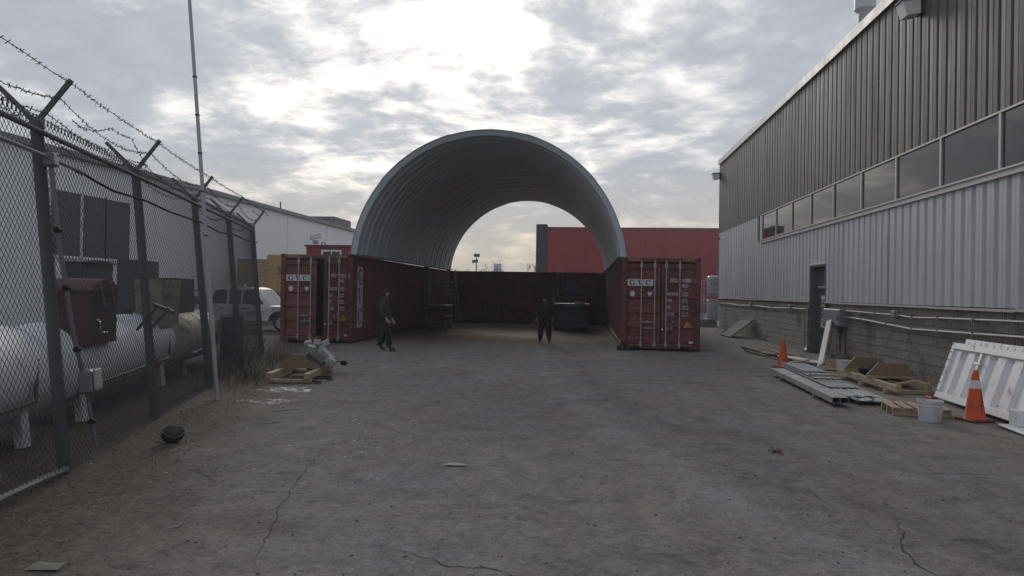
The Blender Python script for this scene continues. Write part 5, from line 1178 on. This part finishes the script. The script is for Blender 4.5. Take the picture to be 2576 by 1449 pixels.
def person(label, loc, rz, J, jacket_c, trouser_c, boot_c, hat_c, hand_mat, hood=False, head_yaw=0.0, puffy=1.0):
    o = thing('person', label, 'person', loc, rz)
    P = {k: v for k, v in J.items()}
    hf = (math.cos(head_yaw), math.sin(head_yaw), -.05)
    # body: one continuous figure
    pts = {'pelvis': (P['pelvis'], (.12, .11)), 'belly': (P['belly'], (.125, .105)), 'chest': (P['chest'], (.145, .115)), 'neck0': (P['neck'], (.06, .06)), 'neck1': (tuple(Vector(P['neck']) + Vector((.015, 0, .07))), .055)}
    ed = [('pelvis', 'belly'), ('belly', 'chest'), ('chest', 'neck0'), ('neck0', 'neck1')]
    for sd_, q in (('L', 1), ('R', -1)):
        for nm, r in (('sh', .07), ('el', .05), ('wr', .034)): pts[nm + sd_] = (P[nm + sd_], r)
        for nm, r in (('hip', .09), ('kn', .062), ('an', .045), ('toe', .04)): pts[nm + sd_] = (P[nm + sd_], r)
        ed += [('chest', 'sh' + sd_), ('sh' + sd_, 'el' + sd_), ('el' + sd_, 'wr' + sd_), ('pelvis', 'hip' + sd_), ('hip' + sd_, 'kn' + sd_), ('kn' + sd_, 'an' + sd_), ('an' + sd_, 'toe' + sd_)]
    mb = MB(); vs, fs = skin_mesh((pts, ed, 'pelvis')); mb.add(vs, fs)
    hc = tuple(Vector(P['neck']) + Vector((.045, 0, .175))); head_geo(mb, hc, hf); mb.cur = 0
    for sd_, q in (('L', 1), ('R', -1)): hand_parts(mb, P['wr' + sd_], Vector(P['wr' + sd_]) - Vector(P['el' + sd_]) + Vector((.0, 0, -.05)), (0, -q, 0), 1 if q > 0 else -1)
    mb.build('body', [skin_m, feature], o, True)
    # jacket
    g = .028 * puffy
    jp = {k: (pts[k][0], tuple(a + g for a in (pts[k][1] if isinstance(pts[k][1], tuple) else (pts[k][1],) * 2))) for k in ('belly', 'chest', 'neck0')}
    jp['hem'] = (tuple(Vector(P['pelvis']) - Vector((0, 0, .10))), (.165 * puffy, .15 * puffy)); je = [('hem', 'belly'), ('belly', 'chest'), ('chest', 'neck0')]
    for sd_ in 'LR':
        jp['sh' + sd_] = (P['sh' + sd_], .095 * puffy); jp['el' + sd_] = (P['el' + sd_], .074 * puffy); jp['wr' + sd_] = (tuple(Vector(P['el' + sd_]).lerp(Vector(P['wr' + sd_]), .92)), .056)
        je += [('chest', 'sh' + sd_), ('sh' + sd_, 'el' + sd_), ('el' + sd_, 'wr' + sd_)]
    mb = MB(); vs, fs = skin_mesh((jp, je, 'belly')); mb.add(vs, fs)
    jk = mb.build('jacket', jacket_c, o, True)
    tp = {'p': (tuple(Vector(P['pelvis']) + Vector((0, 0, .03))), (.145, .135))}; te = []
    for sd_ in 'LR':
        tp['h' + sd_] = (P['hip' + sd_], .12 * puffy); tp['k' + sd_] = (P['kn' + sd_], .102 * puffy); tp['a' + sd_] = (tuple(Vector(P['kn' + sd_]).lerp(Vector(P['an' + sd_]), .95)), .098 * puffy); te += [('p', 'h' + sd_), ('h' + sd_, 'k' + sd_), ('k' + sd_, 'a' + sd_)]
    mb = MB(); vs, fs = skin_mesh((tp, te, 'p')); mb.add(vs, fs); mb.build('trousers', trouser_c, o, True)
    for sd_ in 'LR':
        a = Vector(P['an' + sd_]); t_ = Vector(P['toe' + sd_]); mb = MB(); dr = (t_ - a); dr.z = 0; dr.normalize()
        vs, fs = skin_mesh(({'t': (tuple(a + Vector((0, 0, .07))), .062), 'a': (tuple(a - dr * .02 - Vector((0, 0, .03))), .062), 'm': (tuple(a.lerp(t_, .55)), (.05, .05)), 'e': (tuple(t_ + dr * .03), (.046, .04))}, [('t', 'a'), ('a', 'm'), ('m', 'e')], 'a')); mb.add(vs, fs); mb.build('boot', boot_c, o, True)
    # knit hat or hood
    c = Vector(hc); f = Vector(hf).normalized(); mb = MB(); n, m_ = 9, 20; vs = []
    low = 1.75 if not hood else 2.35
    for i in range(n + 1):
        for j in range(m_):
            b = 2 * math.pi * j / m_; x, y = math.cos(b), math.sin(b); am = (1.32 if x > .3 else low); am = 1.25 + (low - 1.25) * (1 - max(0, min(1, (x + .35) / .9))); a = am * i / n
            q = 1.16 if hood else 1.11
            vs.append(tuple(c + f * (math.sin(a) * x * .098 * q - .004) + Vector((0, 0, 1)).cross(f) * math.sin(a) * y * .078 * q * 1.04 + Vector((0, 0, math.cos(a) * .118 * q + .004))))
    mb.add(vs, [(i * m_ + j, (i + 1) * m_ + j, (i + 1) * m_ + (j + 1) % m_, i * m_ + (j + 1) % m_) for i in range(n) for j in range(m_)]); mb.build('hood' if hood else 'knit_hat', hat_c, o, True)
    if hood:
        mb = MB(); nk = Vector(P['neck']); mb.tube([nk + Vector((.075 * math.cos(t) - .04, .11 * math.sin(t), .02 + .03 * math.cos(t))) for t in [2 * math.pi * i / 14 for i in range(15)]], .042, 8); mb.build('collar', jacket_c, jk, True)
    return o
glove_pale = M('glove_pale', (.36, .34, .33), .8); glove_orange = M('glove_orange', (.42, .09, .045), .8)
def gloves(o, J, side, mat):
    mb = MB(); w_ = Vector(J['wr' + side]); d_ = (w_ - Vector(J['el' + side])).normalized()
    q = 1 if side == 'L' else -1
    hand_parts(mb, tuple(w_), d_ + Vector((0, 0, -.05)), (0, -q, 0), q); mb.xform(Matrix.Translation(w_) @ Matrix.Scale(1.22, 4) @ Matrix.Translation(-w_)); mb.build('glove', mat, o, True)
# walker: side on, stepping to the right
J1 = dict(pelvis=(0, 0, .95), belly=(.0, 0, 1.10), chest=(-.01, 0, 1.32), neck=(.0, 0, 1.50),
          shL=(-.01, .19, 1.43), elL=(.0, .25, 1.14), wrL=(.13, .24, .93), shR=(-.02, -.19, 1.43), elR=(-.03, -.26, 1.15), wrR=(.13, -.25, .95),
          hipL=(0, .10, .90), knL=(-.06, .11, .50), anL=(-.20, .11, .11), toeL=(-.05, .12, .04), hipR=(0, -.10, .90), knR=(.17, -.11, .51), anR=(.17, -.11, .095), toeR=(.34, -.12, .045))
w1 = person('person in a dark hooded jacket and work trousers walking to the right', (-5.78, 21.95, -.012), R(-4), J1, M('jacket_olive', (.035, .036, .035), .85, 0, .2, 8), M('trousers_black', (.013, .014, .016), .8, 0, .2, 8), M('boots_brown', (.06, .042, .03), .8), M('hood_black', (.012, .012, .013), .85), glove_pale, True, R(-18))
gloves(w1, J1, 'R', glove_pale); gloves(w1, J1, 'L', glove_pale)
# second man: facing the camera
J2 = dict(pelvis=(0, 0, .92), belly=(.02, 0, 1.06), chest=(.0, 0, 1.28), neck=(.0, 0, 1.46),
          shL=(.0, .20, 1.39), elL=(.0, .32, 1.12), wrL=(.12, .31, .90), shR=(.0, -.20, 1.39), elR=(.0, -.33, 1.12), wrR=(.13, -.31, .90),
          hipL=(0, .11, .88), knL=(.06, .15, .49), anL=(-.02, .17, .10), toeL=(.13, .20, .045), hipR=(0, -.11, .88), knR=(.03, -.15, .49), anR=(-.03, -.17, .10), toeR=(.12, -.20, .045))
w2 = person('person in black insulated clothes standing by the blue lift, orange gloves', (-1.34, 27.0, -.012), R(-88), J2, M('jacket_black', (.012, .013, .015), .85, 0, .2, 8), M('trousers_black', (.013, .014, .016), .8), M('boots_black', (.015, .014, .014), .7), M('knit_hat_black', (.01, .01, .012), .9), glove_orange, False, 0.0, 1.12)
w2.scale = (.93, .93, .92); gloves(w2, J2, 'R', glove_orange); gloves(w2, J2, 'L', M('glove_brown', (.14, .07, .05), .8))

# ------------------------------------------------------------------ skid with grey blocks by the fence
sk = thing('timber_cradle', 'pale timber skid with one sloping sided board beside the fence end', 'timber skid', (-5.93, 13.85, 0), R(7))
for x in (0, .72): mb = MB(); mb.bbox(x, x + .105, 0 if x else .05, 2.25, .062, .175, .006); mb.build('runner', wood_y, sk)
for y in (.06, 1.9): mb = MB(); mb.bbox(.02, .86, y, y + .10, 0, .060, .005); mb.build('bearer', wood, sk)
mb = MB(); mb.prism([(p[0] + .0, p[1] + .177) for p in cradle_board(.82, .27, .24)], .95, .99, 'Y'); mb.build('cradle_board', plywood, sk)
blk = M('foam_grey', (.38, .38, .37), .85, 0, .12, 4, .2, 30); blk_d = M('block_dark_grey', (.075, .076, .08), .85, 0, .15, 4)
def lblock(label, x, y, z, size, rot, mat, g=True):
    mb = MB(); mb.obox((0, 0, 0), tuple(q * .86 for q in size), rot, min(size) * .05); return mb.build('grey_block', mat, None, loc=(x, y, z * .78 + .02), label=label, cat='block', group='grey blocks heaped on the skid')
lblock('large dark grey block tilted on its edge on the skid', -5.42, 15.05, .36, (.42, .40, .36), (R(12), R(38), R(10)), blk_d)
for lab, x, y, z, sz, rt in (
  ('light grey slab standing upright behind the dark block', -5.72, 15.75, .44, (.30, .12, .50), (R(6), R(4), R(12))),
  ('light grey block at the very top left of the heap', -5.78, 15.70, .76, (.16, .20, .13), (R(10), R(-14), .2)),
  ('light grey block at the top middle of the heap', -5.60, 15.72, .80, (.16, .20, .14), (R(-8), R(10), .4)),
  ('light grey block at the top right of the heap', -5.42, 15.72, .78, (.17, .18, .13), (R(5), R(-22), .1)),
  ('rounded light grey block below the topmost ones', -5.66, 15.55, .62, (.18, .16, .20), (R(18), R(8), .5)),
  ('light grey block resting against the right of the slab', -5.44, 15.58, .60, (.16, .16, .18), (R(-10), R(30), .3)),
  ('broad light grey block on the right slope of the heap', -5.30, 15.45, .47, (.36, .22, .18), (R(8), R(40), .2)),
  ('light grey block low at the right end of the heap', -5.16, 15.30, .33, (.20, .24, .18), (R(0), R(35), .1))):
    lblock(lab, x, y, z, sz, rt, blk)
tl = thing('cut_off_saw', 'black and orange power tool lying at the right end of the skid', 'power tool', (-5.32, 15.75, .17), R(-15)); tl.scale = (.72, .72, .72)
mb = MB(); mb.obox((0, 0, .08), (.26, .18, .16), (0, .2, 0), .03); mb.build('engine', black, tl); mb = MB(); mb.tube([(.1, 0, .1), (.2, 0, .13), (.42, -.02, .09)], .028, 8); mb.build('guard', orange, tl, True)
mb = MB(); mb.obox((.48, -.02, .08), (.16, .14, .13), (0, .2, .1), .03); mb.build('head', black, tl); mb = MB(); mb.tube([(-.12, 0, .14), (-.08, 0, .26), (.04, 0, .28), (.1, 0, .18)], .018, 8); mb.build('handle', black, tl, True)
mb = MB(); mb.tube([(.55, -.02, .07), (.68, -.02, .07)], .012, 6); mb.build('spindle', steel_dark, tl)
mb = MB(); mb.lathe([(.035, 0), (.045, .01), (.045, .17), (.018, .21), (.018, .24), (0, .24)], 14); mb.build('water_bottle', M('bottle_clear', (.42, .45, .48), .15), None, loc=(-5.22, 15.15, .19), rot=(R(28), R(30), 0), label='small clear bottle wedged by the power tool', cat='bottle')
# black rods and hose beside the skid
r_ = random.Random(5); rb_ = thing('rod_bundle', 'tangled bundle of black rods between the timber skid and the fence', 'rods', (-6.35, 14.0, 0))
for i in range(11):
    a = Vector((r_.uniform(-.1, .15), r_.uniform(-.1, .3), .03 + .02 * i)); b = a + Vector((r_.uniform(-.9, -.4), r_.uniform(1.2, 2.0), r_.uniform(.1, .55)))
    mb = MB(); m0 = a.lerp(b, .5) + Vector((r_.uniform(-.1, .1), 0, -.08)); mb.tube([a, m0, b], .014, 6); mb.build('rod', black, rb_, True)
for lab, x0, y0, x1, y1 in (('thin black bar poking out furthest right from under the skid', -5.75, 14.35, -4.85, 14.55), ('thin black bar under the skid, nearest the ice patch', -5.7, 14.15, -4.9, 14.0), ('thin black bar under the skid, nearest the grey blocks', -5.7, 14.6, -5.0, 14.9)):
    mb = MB(); mb.tube([(x0, y0, .03), ((x0 + x1) / 2, (y0 + y1) / 2 + .05, .02), (x1, y1, .02), (x1 - .04, y1 - .2, .02)], .013, 6)
    mb.build('black_bar', black, None, True, label=lab, cat='bar')

# ------------------------------------------------------------------ small things on the ground
def sheet_blob(name, label, cat, pts_c, rx, ry, mat, seed, holes=0.0, z=.003, kind=None):
    r = random.Random(seed); mb = MB(); n = 40
    vs = [(0, 0, .004)]
    for j in range(n):
        a = 2 * math.pi * j / n; k = 1 + .22 * math.sin(3 * a + seed) + .14 * math.sin(7 * a + seed * 2) + r.uniform(-.12, .12); x, y = rx * k * math.cos(a), ry * k * math.sin(a); vs.append((x, y, .0))
        vs.append((x * .6, y * .6, .006))
    fs = []
    for j in range(n):
        a, b = 1 + 2 * j, 1 + 2 * ((j + 1) % n); fs += [(a, b, b + 1, a + 1), (a + 1, b + 1, 0)]
    mb.add([(x, y, zz + hills(pts_c[0] + x, pts_c[1] + y) - .009 + z) for x, y, zz in vs], fs)
    return mb.build(name, mat, None, True, loc=(pts_c[0], pts_c[1], 0), label=label, cat=cat, kind=kind)
ice = bpy.data.materials.new('thin_ice'); ice.use_nodes = True; t = NT(ice.node_tree); pp = t.n('ShaderNodeNewGeometry').outputs['Position']
a_ = t.m('MULTIPLY', t.mr(t.noise(pp, 7.0, 7, .72), .46, .60), .8); ps_ = t.n('ShaderNodeBsdfPrincipled', {'Base Color': t.mix(t.noise(pp, 20, 4, .6), (.36, .35, .335), (.58, .57, .55)), 'Roughness': .45}); tr_ = t.n('ShaderNodeBsdfTransparent')
t.n('ShaderNodeOutputMaterial', {0: t.n('ShaderNodeMixShader', {0: a_, 1: tr_.outputs[0], 2: ps_.outputs[0]}).outputs[0]})
sheet_blob('ice_patch', 'crusty white ice patch in front of the skid', 'ice', (-5.2, 13.05), .50, .42, ice, 3)
sheet_blob('ice_patch', 'thin broken ice streak nearer the camera than the round patch', 'ice', (-4.95, 11.6), .42, .22, ice, 5)
sheet_blob('ice_patch', 'narrow icy line on the ground behind the walking person', 'ice', (-6.3, 22.6), 1.1, .14, ice, 8)
sheet_blob('ice_patch', 'small icy scrap on the ground in the middle distance', 'ice', (-3.3, 17.9), .22, .14, ice, 9)
pap = M('paper_scrap', (.19, .175, .14), .85, 0, .15, 8)
mb = MB(); mb.add([(-.10, -.05, .01), (.11, -.04, .015), (.10, .06, .03), (.0, .075, .012), (-.09, .05, .03), (0, 0, .028)], [(0, 1, 5), (1, 2, 5), (2, 3, 5), (3, 4, 5), (4, 0, 5)]); mb.build('paper_scrap', pap, None, loc=(-3.33, 4.5, 0), label='crumpled tan paper scrap in the bottom left corner', cat='paper')
mb = MB(); mb.add([(-.13, -.04, .006), (.02, -.06, .006), (.14, -.02, .006), (.05, .03, .014), (-.05, .06, .008)], [(0, 1, 2, 3, 4)]); mb.build('paper_scrap', M('paper_pale', (.34, .325, .28), .85), None, loc=(-1.28, 7.75, 0), label='flattened pale paper scrap near the middle of the yard', cat='paper')
r_ = random.Random(12); o = thing('leaf_clump', 'small clump of reddish dead leaves on the asphalt at right', 'leaves', (2.2, 8.95, -.004))
for k in range(22):
    a = r_.uniform(0, 6.28); d_ = abs(r_.gauss(0, .09)); mb = MB(); s_ = r_.uniform(.02, .045); mb.add([(-s_, 0, 0), (0, -s_ * .5, .008), (s_, 0, .004), (0, s_ * .5, .012)], [(0, 1, 2, 3)]); mb.xform(Matrix.Translation((d_ * math.cos(a), d_ * .8 * math.sin(a), .006 + .025 * r_.random())) @ Matrix.Rotation(r_.uniform(0, 6), 4, 'Z') @ Matrix.Rotation(r_.uniform(-.6, .6), 4, 'X')); mb.build('leaf', M('dead_leaf', (.20, .085, .055), .8, 0, .3, 20), o)
# perished ball against the fence foot
mb = MB(); n, m_ = 12, 20; vs = []
for i in range(n + 1):
    a = math.pi * i / n
    for j in range(m_):
        b = 2 * math.pi * j / m_; z = math.cos(a); r0 = .125 * math.sin(a) * (1 + .05 * math.sin(4 * b)); vs.append((r0 * math.cos(b), r0 * math.sin(b), .095 + .105 * z - (.055 if z > .75 else 0) + .01 * math.sin(3 * b)))
mb.add(vs, [(i * m_ + j, (i + 1) * m_ + j, (i + 1) * m_ + (j + 1) % m_, i * m_ + (j + 1) % m_) for i in range(n) for j in range(m_)])
bo = thing('deflated_ball', 'dirty deflated ball lying near the foot of the fence', 'ball', (-4.68, 8.4, -.008)); mb.build('skin', M('ball_leather', (.05, .042, .034), .8, 0, .3, 12), bo, True)
mb = MB(); mb.tube([(.128 * math.cos(t_), .128 * math.sin(t_) * .98, .10 + .03 * math.sin(2 * t_)) for t_ in [2 * math.pi * i / 20 for i in range(21)]], .006, 5); mb.build('seam', M('ball_seam', (.15, .13, .10), .8), bo, True)
mb = MB(); mb.obox((0, 0, .05), (.22, .16, .1), (.2, .1, .5), .03); mb.build('stone', M('pale_stone', (.26, .25, .23), .9), None, loc=tuple(FP(1.0, .55, -.01)), label='pale stone behind the fence beside a tank leg', cat='stone')

def scatter(name, n, pos, size, mat, seed, flat=.5, kind='stuff'):
    r = random.Random(seed); mb = MB()
    for _ in range(n):
        x, y = pos(r); s_ = size(r); z = hills(x, y) - .009; a = r.uniform(0, 6.28); e = r.uniform(.5, 1); ca_, sa_ = math.cos(a), math.sin(a)
        q = [(s_, 0, 0), (0, s_ * e, 0), (-s_, 0, 0), (0, -s_ * e, 0), (s_ * .1, 0, s_ * flat), (-s_ * .3, s_ * .2, s_ * flat * .9)]
        mb.add([(x + ca_ * u_ - sa_ * v_, y + sa_ * u_ + ca_ * v_, z + w_) for u_, v_, w_ in q], [(0, 1, 4), (1, 5, 4), (1, 2, 5), (2, 3, 5), (3, 4, 5), (3, 0, 4)])
    return mb.build(name, mat, None, kind=kind)
def yard(r): y = 3.5 + 20 * r.random() ** 1.6; return r.uniform(-4.5 - .27 * (y - 5.5), 6.5), y
def strip(r): s_ = r.uniform(-2, 13.5); p = FP(s_, -abs(r.gauss(0, .75)) + .2); return p.x, p.y
scatter('pebbles', 2600, yard, lambda r: .006 + .013 * r.random() ** 3, M('pebble_dark', (.045, .042, .042), .9, obj=False), 1)
scatter('pebbles', 700, yard, lambda r: .005 + .010 * r.random() ** 3, M('pebble_grey', (.22, .205, .19), .9, obj=False), 2)
scatter('gravel_verge', 2200, strip, lambda r: .006 + .016 * r.random() ** 2, M('verge_gravel', (.12, .095, .075), .95, obj=False), 3)
scatter('wood_chips', 170, strip, lambda r: .008 + .022 * r.random() ** 2, M('chip_tan', (.27, .215, .15), .85, obj=False), 4, .15)
scatter('paint_chips', 40, lambda r: (r.gauss(-2.7, .5), r.gauss(9.3, .8)), lambda r: .01 + .02 * r.random(), M('chip_white', (.55, .54, .5), .8, obj=False), 5, .1)
def weeds(name, n, pos, hgt, mat, seed):
    r = random.Random(seed); mb = MB()
    for _ in range(n):
        x, y = pos(r); z = hills(x, y) - .012; h = hgt(r); a = r.uniform(0, 6.28); le = r.uniform(.1, .9) * h; dx, dy = math.cos(a), math.sin(a); w_ = r.uniform(.002, .005)
        p = [Vector((x, y, z)), Vector((x + dx * le * .3, y + dy * le * .3, z + h * .6)), Vector((x + dx * le, y + dy * le, z + h * r.uniform(.6, 1)))]; s_ = Vector((-dy, dx, 0)) * w_
        mb.add([p[0] - s_, p[0] + s_, p[1] + s_ * .8, p[1] - s_ * .8, p[2]], [(0, 1, 2, 3), (3, 2, 4)])
    return mb.build(name, mat, None, kind='stuff')
straw = M('dry_straw', (.26, .205, .13), .9, 0, .3, 4, obj=False); straw_d = M('dry_weed_dark', (.10, .08, .055), .9, 0, .3, 4, obj=False)
def wpos(s0, s1, d0, d1): return lambda r: (lambda p: (p.x, p.y))(FP(r.uniform(s0, s1), r.uniform(d0, d1)))
weeds('dry_weeds', 700, wpos(8.6, 13.9, -.7, .5), lambda r: .10 + .55 * r.random() ** 2, straw, 1)
weeds('dry_weeds', 600, wpos(7.6, 14.2, -.8, .9), lambda r: .1 + .5 * r.random(), straw_d, 2)
weeds('fallen_straw', 420, wpos(-1.5, 9, -.9, .3), lambda r: .03 + .10 * r.random(), straw, 3)
weeds('fallen_straw', 350, wpos(6.5, 10.5, -1.1, .0), lambda r: .02 + .08 * r.random(), straw, 4)
for i, (a, b) in enumerate((((-3.75, 7.15), (-3.35, 6.75)), ((-4.2, 9.6), (-3.9, 9.75)), ((-4.4, 10.6), (-4.1, 10.9)))):
    mb = MB(); m0 = ((a[0] + b[0]) / 2 + .03, (a[1] + b[1]) / 2 + .03, .012); mb.tube([(a[0], a[1], .006), m0, (b[0], b[1], .006)], [.006, .005, .003], 5); mb.tube([m0, (m0[0] + .05, m0[1] + .1, .012)], .003, 4)
    mb.build('twig', straw, None, True, label=('long forked dry twig on the earth by the fence', 'short dry twig past the deflated ball', 'dry twig nearest the mast foot')[i], cat='twig')

# ------------------------------------------------------------------ thin scattering volume added to lift the blacks like lens glare
hm = bpy.data.materials.new('glare_haze'); hm.use_nodes = True; t = NT(hm.node_tree)
t.n('ShaderNodeOutputMaterial', {'Volume': t.n('ShaderNodeVolumePrincipled', {'Color': (.93, .95, 1, 1), 'Density': .0013, 'Anisotropy': .35}).outputs[0]})
mb = MB(); mb.box(-70, 60, -30, 150, -1.2, 13.0); mb.build('glare_volume', hm, None, kind='stuff')
sc.cycles.volume_bounces = 0; sc.cycles.volume_step_rate = 4
